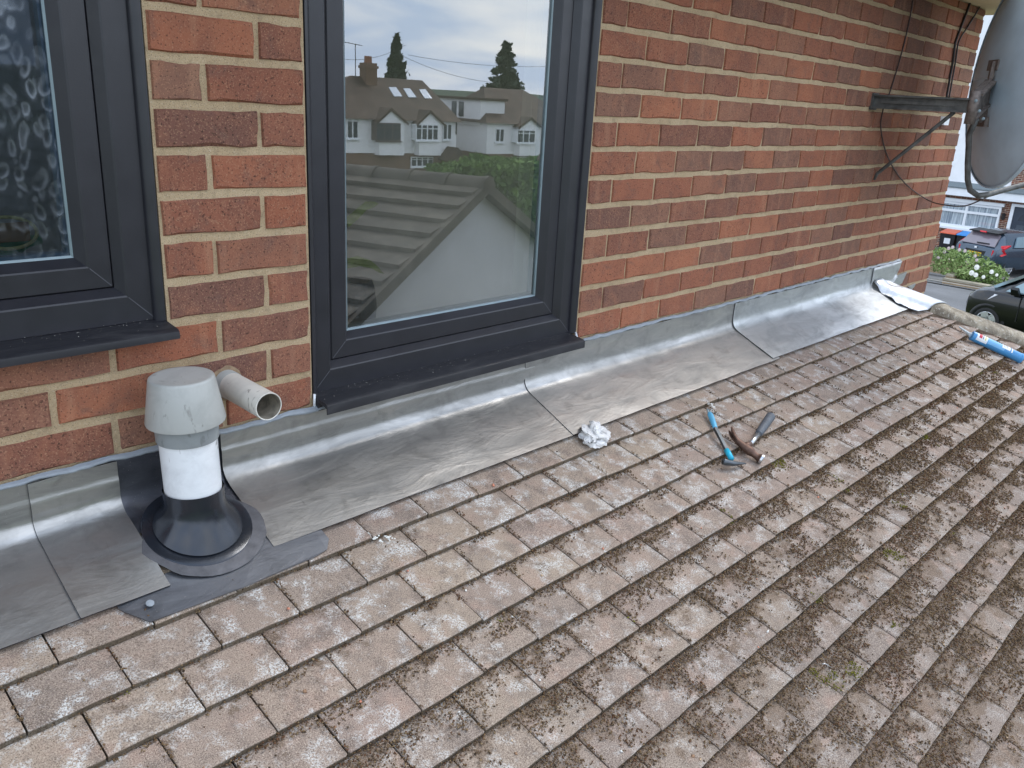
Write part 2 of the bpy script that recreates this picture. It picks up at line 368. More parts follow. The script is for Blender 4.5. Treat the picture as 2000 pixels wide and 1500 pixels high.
# ------------------------------------------------------------------ our house: brick wall
CZ = .085; XC = 5.352; PL, PRR, WL = .717, 1.0517, 2.034; ZT = .722; W1B, W2B = -.337, -.575
house = thing('brick_house_wall', 'red brick house wall with dark framed windows above the tiled roof', 'wall')
mb = MB(); YM = .0055
for x0, x1, z0, z1 in [(-1.3, PL, -1.4, W1B), (PL, PRR, -1.4, ZT), (PRR, WL, -1.4, W2B), (WL, XC-.006, -1.4, ZT), (-1.3, -.55, W1B, ZT)]:
    n = max(1, int((x1-x0)/.5))
    mb.add([(x0, YM, z0), (x1, YM, z0), (x1, YM, z1), (x0, YM, z1)], [(0, 1, 2, 3)])
mb.add([(-1.3, YM, -5.2), (XC-.006, YM, -5.2), (XC-.006, YM, -1.4), (-1.3, YM, -1.4)], [(0, 1, 2, 3)])
mb.add([(XC-.006, YM, -5.2), (XC-.006, 6, -5.2), (XC-.006, 6, ZT), (XC-.006, YM, ZT)], [(0, 1, 2, 3)])
for xa, s in ((PL, 1), (PRR, -1), (WL, 1)):     # reveals of the openings
    zb = W1B if xa == PL else W2B
    mb.add([(xa, YM, zb), (xa, .12, zb), (xa, .12, ZT), (xa, YM, ZT)], [(0, 1, 2, 3)])
mb.add([(-.55, YM, W1B), (PL, YM, W1B), (PL, .12, W1B), (-.55, .12, W1B)], [(0, 1, 2, 3)])
mb.add([(PRR, YM, W2B), (WL, YM, W2B), (WL, .12, W2B), (PRR, .12, W2B)], [(0, 1, 2, 3)])
mb.build('mortar', M_MORTAR, house)
def brick_mb(w, h, rnd, mb=None, cx=0, cy=0, cz=0):
    xs = [-.5, -.3, 0, .3, .5]; per = []
    j = lambda a: rnd.uniform(-a, a)
    for x in xs[:-1]: per.append((x*w+j(.012)*(abs(x) < .5), -h/2+j(.0017)))
    for z in (-.5, 0): per.append((w/2+j(.0012), z*h))
    for x in xs[::-1][:-1]: per.append((x*w+j(.012)*(abs(x) < .5), h/2+j(.0017)))
    for z in (.5, 0): per.append((-w/2+j(.0012), z*h))
    n = len(per); mb = mb or MB(); V = []
    for (x, z) in per:
        i = .0022+abs(j(.0011))
        if rnd.random() < .16: i += rnd.uniform(.002, .007)
        V.append((cx+x-math.copysign(min(i, abs(x)), x)*(abs(abs(x)-w/2) < .003), cy+j(.0003), cz+z-math.copysign(i, z)*(abs(abs(z)-h/2) < .003)))
    for (x, z) in per: V.append((cx+x, cy+.0075, cz+z))
    mb.add(V, [tuple(range(n))]+[(i, i+n, (i+1) % n+n, (i+1) % n) for i in range(n)]); return mb
rnd = random.Random(5)
STR = [brick_mb(.2195, .070, rnd).mesh('brick', M_BRICK) for _ in range(9)]
HLF = [brick_mb(.108, .070, rnd).mesh('brick', M_BRICK) for _ in range(6)]
bricks = []
def row_bricks(n):
    z = (n+.5)*CZ; out = []
    def seg(a, b, gap):
        if b-a > .02: out.append((a+gap/2, b-gap/2, z))
    if n*CZ < ZT:
        if n % 2 == 0: xs = [WL, WL+.117]+[WL+.117+.2289*k for k in range(1, 15)]; xs[-1] = XC
        else: xs = [WL+.2285*k for k in range(0, 15)]+[XC]
        if n >= -13:
            lo = WL if n >= -7 else 4.7
            for a, b in zip(xs[:-1], xs[1:]):
                if b > lo+.05: seg(a, b, .0078)
        jt = .941 if n % 2 == 0 else .826
        if (n+.3)*CZ > W1B:
            seg(PL, jt, .010); seg(jt, PRR, .010)
        elif n >= -8:
            xs = [PRR, jt]; x = jt
            while x > -1.2: x -= .2258; xs.append(x+rnd.uniform(-.006, .006))
            for b, a in zip(xs[:-1], xs[1:]): seg(a, b, .0105)
    return out
for n in range(-13, 9):
    for a, b, z in row_bricks(n):
        zt = min(z+.035, ZT-.001); zb = z-.035
        if zt-zb < .02: continue
        u, v, d = proj(((a+b)/2, 0, (zt+zb)/2)); u0 = proj((a, 0, z))[0]; u1 = proj((b, 0, z))[0]
        vis = d > .1 and u1 > -5 and u0 < 2005 and v > -45 and v < 1100
        bricks.append((-(abs(u1-u0)*FPX*.07/d) if vis else 1, a, b, zb, zt))
bricks.sort(key=lambda t: t[0]); rest = MB(); nb = 0
for k, (area, a, b, zb, zt) in enumerate(bricks):
    dy = rnd.uniform(-.0012, .0010)
    if area < 0 and nb < 300:
        nb += 1; wdt = b-a; full = wdt > .16
        o = link('brick', rnd.choice(STR if full else HLF), house)
        o.location = ((a+b)/2+rnd.uniform(-.001, .001), dy, (zb+zt)/2+rnd.uniform(-.0012, .0012)); fl = rnd.choice((1, 1, -1))
        o.scale = (wdt/(.2195 if full else .108), 1, (zt-zb)/.070); o.rotation_euler = (rnd.uniform(-.006, .006), rnd.uniform(-.005, .005), rnd.uniform(-.004, .004))
    else: brick_mb(b-a, zt-zb, rnd, rest, (a+b)/2, dy, (zb+zt)/2)
o = rest.build('brick_remainder', M_BRICK, house); o['kind'] = 'stuff'
# chipped mortar fillet round the pipe hole is part of the wall
mb = MB(); st = wall(442, 748)
V = []; nn = 20
for rr, yy in ((.028, -.003), (.033, -.002), (.039, .004)):
    for j in range(nn):
        t = 2*math.pi*j/nn; k = rr*(1+.22*fbm(3*math.cos(t)+9, 3*math.sin(t)+2)) if rr > .029 else rr
        V.append((st[0]+k*math.cos(t)+(.004 if rr > .034 else 0), yy, st[2]+k*math.sin(t)))
mb.add(V, [(i*nn+j, i*nn+(j+1) % nn, (i+1)*nn+(j+1) % nn, (i+1)*nn+j) for i in range(2) for j in range(nn)])
mb.build('mortar_collar', simple('dull_patch_mortar', lin(150,126,100), .95, 0, .25, 90, .6, 200), house, smooth=True)
# eaves soffit and fascia
ev = thing('eaves_soffit', 'cream painted soffit board under the eaves at the top right', 'soffit')
mb = MB(); mb.box((-1.5, -.34, ZT+.002), (5.62, 6, ZT+.022)); mb.build('soffit_board', M_CREAM, ev)
mb = MB(); mb.box((-1.5, -.365, ZT-.012), (5.64, -.343, ZT+.17)); mb.build('fascia_board', M_CREAM, ev)
mb = MB(); mb.add([(-1.5, -.40, ZT+.16), (5.7, -.40, ZT+.16), (5.7, 3.2, ZT+2.2), (-1.5, 3.2, ZT+2.2)], [(0, 1, 2, 3)]); mb.build('roof_slope', M_HIP, ev)
# ------------------------------------------------------------------ windows
def ring(mb, x0, x1, z0, z1, prof):              # mitred frame: (inset, y) steps
    V = []
    for ins, y in prof: V += [(x0+ins, y, z0+ins), (x1-ins, y, z0+ins), (x1-ins, y, z1-ins), (x0+ins, y, z1-ins)]
    F = [(i*4+j, i*4+(j+1) % 4, (i+1)*4+(j+1) % 4, (i+1)*4+j) for i in range(len(prof)-1) for j in range(4)]
    mb.add(V, F); return mb
def quad_bead(xc, sgn, z0, z1, r):               # quadrant trim between frame and brick
    mb = MB(); n = 8; V = []; 
    for z in (z0, z1):
        V.append((xc, .0205, z))
        for k in range(n+1):
            t = math.pi/2*k/n; V.append((xc-sgn*r*math.cos(t), .0205-r*.9*math.sin(t), z))
    m_ = n+2
    mb.add(V, [(i, (i+1) % m_, (i+1) % m_+m_, i+m_) for i in range(m_)]+[tuple(range(m_))]); return mb
def sill_mb(x0, x1, ztop, ynose, drop):
    prof = [(.03, ztop+.006), (ynose+.012, ztop-.002), (ynose+.005, ztop-.0035), (ynose+.001, ztop-.007), (ynose, ztop-.012), (ynose, ztop-drop), (ynose+.003, ztop-drop-.001), (ynose+.0035, ztop-.014), (ynose+.012, ztop-.012), (-.012, ztop-.008), (-.012, ztop-.03), (.03, ztop-.03)]
    n = len(prof); V = [(x, y, z) for x in (x0, x1) for y, z in prof]; mb = MB()
    mb.add(V, [(i, i+n, (i+1) % n+n, (i+1) % n) for i in range(n)]+[tuple(range(n-1, -1, -1)), tuple(range(n, 2*n))]); return mb
FR_PROF = [(0, .11), (0, .022), (.002, .020), (.053, .020), (.056, .022), (.070, .040), (.070, .058)]
SA_PROF = [(.0715, .058), (.0715, .041), (.0735, .039), (.113, .039), (.116, .041), (.131, .060), (.134, .075)]
def window(name, label, x0, x1, z0, z1, sill, glassmat, panes, trims):
    w_ = thing(name, label, 'window')
    ring(MB(), x0, x1, z0, z1, FR_PROF).build('frame', M_ANTH, w_)
    ring(MB(), x0, x1, z0, z1, SA_PROF).build('sash', M_ANTH, w_)
    for xa, dx in ((x0, 1), (x1, -1)):
        for i0, i1, yy, mt in ((.003, .052, .0198, M_ANTH2), (.075, .112, .0388, M_ANTH2)):
            mb = MB(); mb.bar((xa+dx*i0, yy, z0+i0), (xa+dx*i1, yy, z0+i1), .0016, .0010, up=(0, 1, 0)); mb.build('mitre_weld', mt, w_)
    g = .134
    mb = MB(); ring(mb, x0, x1, z0, z1, [(.131, .0605), (.1355, .0625), (.1355, .07)]); mb.build('glazing_gasket', M_GASK, w_)
    for y, mt, tilt in panes:
        mb = MB(); xm = (x0+x1)/2
        P = []
        for xx in (x0+g, x1-g):
            for zz in (z0+g, z1-g): P.append((xx, y+tilt*(xx-xm)+tilt*.25*(zz), zz))
        mb.add(P, [(0, 2, 3, 1)]); mb.build('glass_pane', mt, w_)
    mb = MB(); ring(mb, x0+.134, x1-.134, z0+.134, z1-.134, [(0, .068), (.007, .068), (.007, .088), (0, .088)]); mb.build('spacer_bar', M_GASK, w_)
    for xc, s in trims: quad_bead(xc, s, sill[2]+.004, z1, .019).build('trim_bead', M_ANTH, w_, angle=40)
    sill_mb(*sill).build('window_sill', M_SILL, w_, angle=35)
    return w_
window('obscure_glass_window', 'dark grey window with patterned obscure glass at the far left', -.52, .703, -.330, ZT-.004,
       (-.62, .715, -.334, -.052, .021), M_OBSC, [(.066, M_OBSC, 0), (.088, M_GLASSI, 0)], [(.714, 1)])
window('clear_glass_window', 'tall dark grey window with clear glass mirroring houses and sky', 1.060, 2.020, -.571, ZT-.004,
       (1.0555, 2.012, -.571, -.052, .028), M_GLASS, [(YG, M_GLASS, 0), (.088, M_GLASSI, .0026)], [(1.0545, -1), (2.031, 1)])
# white silicone at the sill ends
mb = MB(); mb.tube([(2.012, -.02, -.578), (2.026, -.004, -.574), (2.031, .004, -.566)], .004, 6)
tag(mb.build('silicone_seal', M_UPVCW, smooth=True), 'white silicone blob at the right end of the clear window sill', 'sealant')
mb = MB(); mb.tube([(1.052, -.002, -.60), (1.052, -.003, -.575), (1.053, -.002, -.56)], .0035, 6)
tag(mb.build('silicone_seal', M_UPVCW, smooth=True), 'thin white silicone seal at the left end of the clear window sill', 'sealant')
# interiors
def room(name, x0, x1, y1, z0, z1, wx0, wx1, wz0, wz1):
    mb = MB(); y0 = .25
    V = [(x0,y0,z0),(x1,y0,z0),(x1,y1,z0),(x0,y1,z0),(x0,y0,z1),(x1,y0,z1),(x1,y1,z1),(x0,y1,z1)]
    mb.add(V, [(0,1,2,3),(4,7,6,5),(1,5,6,2)]); ym_ = y0+.12*(y1-y0)
    mb.add([(x0,y0,z0),(x0,ym_,z0),(x0,ym_,z1),(x0,y0,z1)], [(0,1,2,3)]); mb.add([(x0,ym_,z0),(x0,y1,z0),(x0,y1,-1.3),(x0,ym_,-1.3)], [(0,1,2,3)])  # unseen openings added left and rear to let daylight into the room
    xo = x0+.58*(x1-x0); mb.add([(xo,y1,z0),(x1,y1,z0),(x1,y1,z1),(xo,y1,z1)], [(0,1,2,3)]); mb.add([(x0,y1,z0),(xo,y1,z0),(xo,y1,-1.3),(x0,y1,-1.3)], [(0,1,2,3)]); o = mb.build(name+'_wall', M_ROOMW); o['kind'] = 'structure'
    mb = MB()
    ring_ = [(wx0, wz0), (wx1, wz0), (wx1, wz1), (wx0, wz1)]
    mb.add([(x, .112, z) for x, z in ring_]+[(x, .25, z) for x, z in ring_], [(i, (i+1) % 4, (i+1) % 4+4, i+4) for i in range(4)])
    mb.add([(x0,.25,z0),(x1,.25,z0),(x1,.25,z1),(x0,.25,z1)]+[(x, .25, z) for x, z in ring_], [(0,1,5,4),(1,2,6,5),(2,3,7,6),(3,0,4,7)])
    o = mb.build(name+'_reveal', M_PLAST); o['kind'] = 'structure'
room('bedroom', .85, 3.4, 3.2, -1.6, .8, 1.10, 1.985, -.50, .70)
room('bathroom', -1.2, .80, .72, -1.6, .8, -.46, .665, -.27, .70)
# plant pot on the inner sill
pot = thing('plant_pot', 'blue grey dimpled plant pot with strap leaves behind the clear glass', 'plant pot')
pc = wall(700, 640, .175); pt = wall(704, 545, .175); rad = .058; pb = np.array([pc[0]-.012, .175, -.497]); hp = pt[2]+.497
pr_ = [(0, rad*.82), (.01, rad*.9), (hp*.55, rad*1.02), (hp*.9, rad*.9), (hp*.97, rad*.82), (hp, rad*.80), (hp, rad*.70), (hp*.8, rad*.66)]
t = NT('dimpled_glaze'); c_ = t.coord('Object'); v_ = t.n('TexVoronoi', Scale=120.0); t.set(v_.inputs['Vector'], c_)
t.p(Base_Color=lin(86,100,110), Roughness=.4, Normal=t.bump(v_.outputs['Distance'], .5, .004)); M_POT = t.m
mb = MB(); mb.lathe(pb, (0, 0, 1), pr_, 32, capends=(True, False)); mb.build('pot', M_POT, pot, smooth=True)
mb = MB(); mb.lathe(pb, (0, 0, 1), [(hp*.86, rad*.66), (hp*.87, .001)], 20, capends=(False, False)); mb.build('soil', M_SOIL, pot)
def strap(path, w):
    path = [np.array(p) for p in path]; mb = MB(); n = 12; P = []
    for i in range(n+1):
        t = i/n; k = t*(len(path)-1); a = int(min(k, len(path)-2)); f = k-a; p = path[a]*(1-f)+path[a+1]*f
        ww = w*(.35+.65*math.sin(math.pi*min(1, t*.92+.1))**.7)*(1 if t < .98 else .2); dz = np.array([0, .25, 1.0])*ww
        P.append([p-dz, p+np.array([.0, -.004, 0]), p+dz])
    mb.grid(np.array(P)); return mb
top = pb+np.array([0, 0, hp*.88])
for q in ([(676, 436), (690, 425), (715, 402), (738, 397)], [(676, 515), (700, 510), (725, 516), (749, 534)]):
    pts = [top+np.array([-.03, 0, 0])]+[wall(u, v, .16) for u, v in q]
    strap(pts, .013).build('leaf', M_LEAF, pot, smooth=True)
# oval tray and bottles behind the obscure glass
tr = thing('oval_straw_tray', 'oval straw edged tray behind the patterned glass', 'tray')
mb = MB(); oc = wall(20, 458, .13); path = [oc+np.array([.052*math.cos(a), .012*math.sin(a)+.02, .028*math.sin(a)]) for a in np.linspace(0, 2*math.pi, 33)]
mb.tube(path, .0035, 6, False); mb.build('rim', simple('straw', lin(226,214,140), .7, 0, .3, 90), tr, smooth=True)
mb = MB(); mb.obox(oc+np.array([0, .024, 0]), (.04, 0, 0), (0, .002, 0), (0, 0, .018)); mb.build('base', simple('tray_base', lin(150,110,60), .6), tr)
bt = thing('green_bottle', 'green bottle blurred behind the patterned glass of the left window', 'bottle')
mb = MB(); mb.lathe(wall(15, 478, .19), (1, 0, .1), [(-.07, .02), (.02, .02), (.035, .012), (.06, .009)], 16); mb.build('body', simple('green_plastic', lin(60,150,96), .3), bt, smooth=True)
# ------------------------------------------------------------------ tiled roof with hip
roof = thing('tiled_roof', 'weathered plain tile lean-to roof with mossy courses and a hip', 'roof')
TT = .0175; TILT = math.atan(TT/GA)
yax = np.array([0, CT, ST])*math.cos(TILT)-NR*math.sin(TILT); zax = np.array([0, CT, ST])*math.sin(TILT)+NR*math.cos(TILT)
def hipx(y): return 4.533-y
def tile_mb(w, rnd, mb=None, T=None):
    n = 5; mb = mb or MB(); V = []; j = lambda a: rnd.uniform(-a, a); jy = [j(.0013) for _ in range(n+1)]; jz = [j(.0007) for _ in range(n+1)]
    for row in range(4):
        for i in range(n+1):
            x = (i/n-.5)*w; e = .0007*(abs(i-n/2) > n/2-.1)
            if row == 0: p = (x, jy[i]+.0016, -TT-.0005)
            elif row == 1: p = (x, jy[i]+j(.0004)+e, -.0028+jz[i])
            elif row == 2: p = (x, jy[i]+.0036+j(.0005)+e, jz[i]*.6)
            else: p = (x, .155, 0)
            if row >= 2 and i in (0, n): p = (p[0], p[1], p[2]-.0016)
            if row >= 2 and i in (1, n-1): p = ((.5*w-.0035)*(-1 if i == 1 else 1), p[1], p[2])
            if row < 2 and i in (1, n-1): p = ((.5*w-.0035)*(-1 if i == 1 else 1), p[1], p[2])
            V.append(p)
    if T is not None: V = [T(p) for p in V]
    k = n+1
    F = [(r*k+i, r*k+i+1, (r+1)*k+i+1, (r+1)*k+i) for r in range(3) for i in range(n)]
    o = len(V); bl = [(-w/2, .155, -TT), (w/2, .155, -TT)]; V += [T(p) for p in bl] if T is not None else bl
    F += [(0, k, 2*k, 3*k, o), (n, o+1, 3*k+n, 2*k+n, k+n)]
    mb.add(V, F); return mb
rnd = random.Random(11)
TILES = [tile_mb(TW-.0034, rnd).mesh('roof_tile', M_TILE) for _ in range(14)]
cand = []
for r in range(-2, 24):
    off = 0 if r % 2 else .5
    for jj in range(-13, 36):
        x0 = TX+(jj+off)*TW; x1 = x0+TW; s = r*GA; y = TY-s*CT; xl = hipx(y)-.045
        if x0 > xl-.03: continue
        x1 = min(x1, xl); c = rp_((x0+x1)/2, s-GA/2); u, v, d = proj(c)
        vis = d > .15 and -90 < u < 2080 and v < 1580 and r >= 0
        cand.append((-(1/d**3*(1.6+c[2]*0+.4)) if vis else 1, r, x0, x1, s))
cand.sort(key=lambda t: t[0]); rest = MB(); nt_ = 0
for ar, r, x0, x1, s in cand:
    o_ = rp_((x0+x1)/2, s+rnd.gauss(0, .0009), rnd.uniform(-.0010, .0012)); az = rnd.gauss(0, .0065); ax = rnd.uniform(-.010, .014); ay = rnd.gauss(0, .006)
    B = Matrix(((1, yax[0], zax[0]), (0, yax[1], zax[1]), (0, yax[2], zax[2]))) @ Matrix.Rotation(az, 3, 'Z') @ Matrix.Rotation(-ax*.6, 3, 'X') @ Matrix.Rotation(ay, 3, 'Y')
    if ar < 0 and nt_ < 300:
        nt_ += 1; o = link('roof_tile', rnd.choice(TILES), roof); M4 = B.to_4x4(); M4.translation = Vector(o_)
        o.matrix_world = M4 @ Matrix.Diagonal(((x1-x0)/TW, 1, 1, 1))
    else:
        tile_mb(x1-x0-.0034, rnd, rest, lambda p: tuple(B @ Vector(p)+Vector(o_)))
o = rest.build('roof_tile_remainder', M_TILE, roof); o['kind'] = 'stuff'
mb = MB(); e1, e2 = 23*GA, TY-23*GA*CT
A = rp_(-1.7, -.29, -.05); Bq = rp_(4.5, -.29, -.05); Cq = rp_(hipx(e2), e1, -.05); Dq = rp_(-1.7, e1, -.05)
ZS = lambda x: A[2]-(x-4.5)*math.tan(TH)
mb.add([A, Bq, Cq, Dq], [(0, 3, 2, 1)]); mb.build('roof_deck', M_SOIL, roof)
mb = MB(); xe = hipx(e2); mb.add([Bq, Cq, (xe, 0, Cq[2])], [(0, 1, 2)]); mb.build('side_slope', M_HIP, roof)
# hip tiles
HD = np.array([1, -1, -math.tan(TH)]); HL = np.linalg.norm(HD); HD = HD/HL; HX = np.array([1, 1, 0])/math.sqrt(2); HU = np.cross(HX, HD); HU = HU if HU[2] > 0 else -HU
H0 = np.array([4.533, 0, rp_(0, TY/CT)[2]])
def hip_tile(d0, d1, sc_=1.0):
    mb = MB(); n = 14; P = []
    for lay in (1.0, .86):
        for d, k in ((d0, .97), (d0+.01, 1.0), (d1-.012, 1.03), (d1, 1.01)):
            row = []
            for i in range(n+1):
                a = math.pi*i/n; l = -math.cos(a)*.108*k*lay*sc_; hh = -.034+.060*k*lay*sc_*math.sin(a)**.85
                q = fbm(d*30+i*.7, i*1.3+d0*9)-.5
                row.append(H0+HD*d*HL+HX*l+HU*(hh+.003*q)+0)
            P.append(row)
    P = np.array(P); mb.grid(P[:4]); mb.grid(P[4:][:, ::-1]); 
    o = len(mb.v)
    for e in (0, 3): mb.grid(np.array([P[e], P[4+e]]))
    return mb
HD = HD
for k in range(7):
    a = .19 if k == 0 else .285+(k-1)*.33; b = .283 if k == 0 else .285+k*.33-.004
    hip_tile(a, b, 1.0 if k == 0 else .955).build('hip_tile', M_HIP, roof, angle=50)
mb = MB(); P = []
for d in np.linspace(.15, 2.2, 90):
    for_ = []
    for l, h in ((-.125, -.052), (-.112, -.040), (-.100, -.028), (-.085, -.02)):
        q = fbm(d*40, l*200)-.5; for_.append(H0+HD*d*HL+HX*(l+.01*q)+HU*(h+.006*q))
    P.append(for_)
mb.grid(np.array(P)); mb.build('hip_bedding', simple('dark_bedding_mortar', lin(92,76,62), .95, 0, .4, 60, .8, 150), roof, smooth=True)
# ------------------------------------------------------------------ lead flashing
def lead_sheet(name, label, x0, x1, lift, mat, low=-.66, ztop=-.598, seed=0, wav=1.0, nx=None, edge0=0.0, edge1=0.0, fold=0.0, group='lead flashing sheets'):
    yw = -(.004+lift); hb = lift+.0015; R0 = .034
    sw = (TY-yw)/CT                                  # slope distance where the upstand meets the roof plane
    zc = rp_(0, sw, hb)[2]
    nx = nx or max(8, int((x1-x0)/.018)); P = []
    prof = []
    zb = zc+R0
    for k in range(15): prof.append(('w', ztop+(zb-ztop)*k/14))
    for k in range(1, 7): prof.append(('b', k/7))
    s1 = sw+R0
    for k in range(11): prof.append(('s', k/10))
    for i in range(nx+1):
        f = i/nx; row = []
        for kind, t in prof:
            x = x0+(x1-x0)*f
            if kind == 'w':
                q = fbm(x*9+seed, t*14+seed*3)-.5; e = .006*wav*q*(1-abs(f-.5)*.0)
                fz = ztop+(zb-ztop)*(.55+.04*(fbm(x*2+seed, 5)-.5)); e2 = -fold*float(sm(fz+.004, fz-.004, t)); p = np.array([x, yw+e*.5+e2, t+.004*(fbm(x*14+seed, 2)-.5)])
            elif kind == 'b':
                a = np.array([x, yw, zb]); b = np.array([x, yw, zc]); c = rp_(x, s1, hb)
                q = fbm(x*12+seed, 7)-.5; p = (1-t)**2*a+2*t*(1-t)*b+t*t*c+NR*.004*q*wav
            else:
                lo = (low+.03*(fbm(x*6+seed, 1)-.5))*GA; s = s1+(lo-s1)*t
                xx = x+(edge0*(1-f)+edge1*f)*t
                q = fbm(x*8+seed, s*12+seed)-.5; p = rp_(xx, s, hb+(-.004)*t+.0035*q*wav*min(1, t*3))
            row.append(p)
        P.append(row)
    mb = MB(); mb.grid(np.array(P)); o = mb.build(name, mat, smooth=True)
    so_ = o.modifiers.new('thickness', 'SOLIDIFY'); so_.thickness = .0028; so_.offset = 1; o.data.materials.append(M_LEDGE); so_.material_offset_rim = 1
    es = o.modifiers.new('edges', 'EDGE_SPLIT'); es.split_angle = R_(40)
    return tag(o, label, 'flashing', group)
lead_sheet('lead_flashing', 'lead flashing sheet cut off by the left edge of the photo', -1.3, .445, .003, M_LEAD, seed=3, fold=.002)
lead_sheet('lead_flashing', 'short lead flashing sheet just left of the vent pipe', .421, .585, .0062, M_LEAD, seed=8, wav=1.8, low=-.64, fold=.002)
lead_sheet('lead_flashing', 'dark lead strip on the wall directly behind the vent pipe', .57, .83, -.0012, M_LEADD, low=-1.75, ztop=-.600, seed=12, wav=2.2)
lead_sheet('lead_flashing', 'long lead flashing sheet under the clear window, right of the vent pipe', .808, 1.83, .004, M_LEAD, seed=21, fold=.0022)
lead_sheet('lead_flashing', 'pale lead flashing sheet behind the rag and hammers', 1.787, 3.06, .0058, M_LEADM, seed=33)
lead_sheet('lead_flashing', 'lead flashing sheet next to the crumpled hip saddle', 3.012, 4.46, .0092, M_LEADB, seed=44, low=-.74)
# saddle over the hip
sad = thing('hip_saddle', 'bright crumpled new lead saddle dressed over the top of the hip', 'flashing')
mb = MB(); P = []
for x in np.linspace(4.405, 4.79, 26):
    row = []
    for t in np.linspace(0, 1, 10):
        zlow = -.735 if x < 4.56 else -.735-(x-4.56)*.12; z = -.596+(zlow+.596)*t*(1-.45*sm(4.6, 4.79, x))
        q = fbm(x*26, z*30)-.5; row.append((x+.05*(t)*float(sm(4.7, 4.79, x))*-1, -.017-.010*q*t-.012*float(sm(.7, 1, t)), z))
    P.append(row)
mb.grid(np.array(P)); o = mb.build('upstand', M_LEADB, sad, smooth=True); md = o.modifiers.new('t', 'SOLIDIFY'); md.thickness = .0028
mb = MB(); P = []
for i in range(41):
    l = -.205+.40*i/40; row = []; dmin = max(.022+.707*l, -.113-.707*l); dmax = .275+.80*min(l, 0)+.1*max(l, 0)
    for t_ in np.linspace(0, 1, 24):
        d = dmin+(max(dmax, dmin+.02)-dmin)*t_; a = max(-1, min(1, l/.124)); arch = .068*math.sqrt(max(0, 1-a*a))**.9-.036
        plane = -abs(l)*.285+.010; h = max(arch+.004, plane+.004) if abs(l) < .124 else plane+.005
        k = 1-float(sm(.0, .12, d-.02)); cr = (fbm(d*34, l*24+3)-.5)*.030*k+(fbm(d*16, l*12)-.5)*.007
        row.append(H0+HD*d*HL+HX*l+HU*(h+cr))
    P.append(row)
mb.grid(np.array(P)); o = mb.build('saddle_sheet', M_LEADN, sad, smooth=True); md = o.modifiers.new('t', 'SOLIDIFY'); md.thickness = .0028; md.offset = 1
for pts, lb in (([(1738, 545), (1772, 531), (1762, 553), (1752, 560)], 'larger lead step flashing tucked in the joint beyond the hip saddle'), ([(1774, 560), (1789, 554), (1785, 562), (1780, 566)], 'small lead step flashing lowest on the wall near the corner')):
    mb = MB(); q = [wall(u, v, -.006) for u, v in pts]; q2 = [p+np.array([0, .008, 0]) for p in q]; n = len(q)
    mb.add(q+q2, [tuple(range(n)), tuple(range(2*n-1, n-1, -1))]+[(i, (i+1) % n, (i+1) % n+n, i+n) for i in range(n)])
    tag(mb.build('step_flashing', M_LEADN), lb, 'flashing')
# sealant line along the top of the lead
mb = MB(); P = []
for x in np.linspace(-1.3, 4.79, 420):
    if x < 4.8:
        q = fbm(x*22, 4)-.5; q2 = fbm(x*31, 8)-.5; zt = -.588+.009*q; row = []
        for t in range(6):
            a = t/5; row.append((x, -.0005-(.012+.006*q2)*math.sin(math.pi*min(1, a*.8+.08)), zt-(.013+.009*q2)*a+.002*(fbm(x*60, t)-.5)))
        P.append(row)
mb.grid(np.array(P)); tag(mb.build('sealant_bead', M_SEAL, smooth=True), 'grey sealant line smeared along the top of the lead flashing', 'sealant')
# lead slate patch under the vent
mb = MB(); B2 = [(.486, -.63), (.490, -.5), (.519, -.035), (.70, .02), (.872, -.035), (.905, -.10), (.927, -.36), (.925, -2.3), (.486, -2.3)]
tp = []
for (x, r) in B2: tp.append(rp_(x, r*GA, max(-.0055, .0035+.0125*r)))
bt_ = [p-NR*.0025 for p in tp]; n = len(tp)
mb.add(tp+bt_, [tuple(range(n-1, -1, -1)), tuple(range(n, 2*n))]+[(i, (i+1) % n, (i+1) % n+n, i+n) for i in range(n)])
patch = tag(mb.build('lead_patch', M_LEADP), 'flat dark lead patch with clipped corner under the vent pipe', 'flashing')
mb = MB(); pc_ = roofp(293, 1178, .005); mb.lathe(pc_, NR, [(0, .0078), (.001, .0072), (.0014, .002)], 18); mb.build('nail_head', M_SEAL, patch)
# ------------------------------------------------------------------ vent pipe
VB = roofp(386, 1030, 0.0); VA = np.array([-.028, .004, 1.0]); VA /= np.linalg.norm(VA)
vent = thing('vent_pipe', 'white soil vent pipe with grey cowl rising from a black rubber cone', 'vent pipe')
mb = MB(); n = 40; P = []
for k, rr in enumerate((.012, .118, .123)):
    P.append([rp_(VB[0]+.004+rr*math.cos(a)*(1+.16*(fbm(2*math.cos(a)+5, 2*math.sin(a)+5)-.5)), (TY-VB[1])/CT+.022+rr*(.92 if math.sin(a) > 0 else .75)*math.sin(a), (.0072, .0072, .0042)[k]) for a in np.linspace(0, 2*math.pi, n+1)])
mb.grid(np.array(P)); tag(mb.build('mastic_smear', simple('mastic_film', lin(92,91,94), .6, .2, .25, 40, .3, 120), patch, smooth=True))
def rring(rad, h, k=0.0):
    return [VB+NR*h+rad*(math.cos(a)*np.array([1, 0, 0])-math.sin(a)*np.array([0, CT, ST])) for a in np.linspace(0, 2*math.pi, 49)]
mb = MB(); mb.grid(np.array([rring(.109, -.004), rring(.109, .0075), rring(.106, .009), rring(.076, .009)])); mb.build('flange', M_RUBBER, vent, angle=40)
mb = MB(); P = []
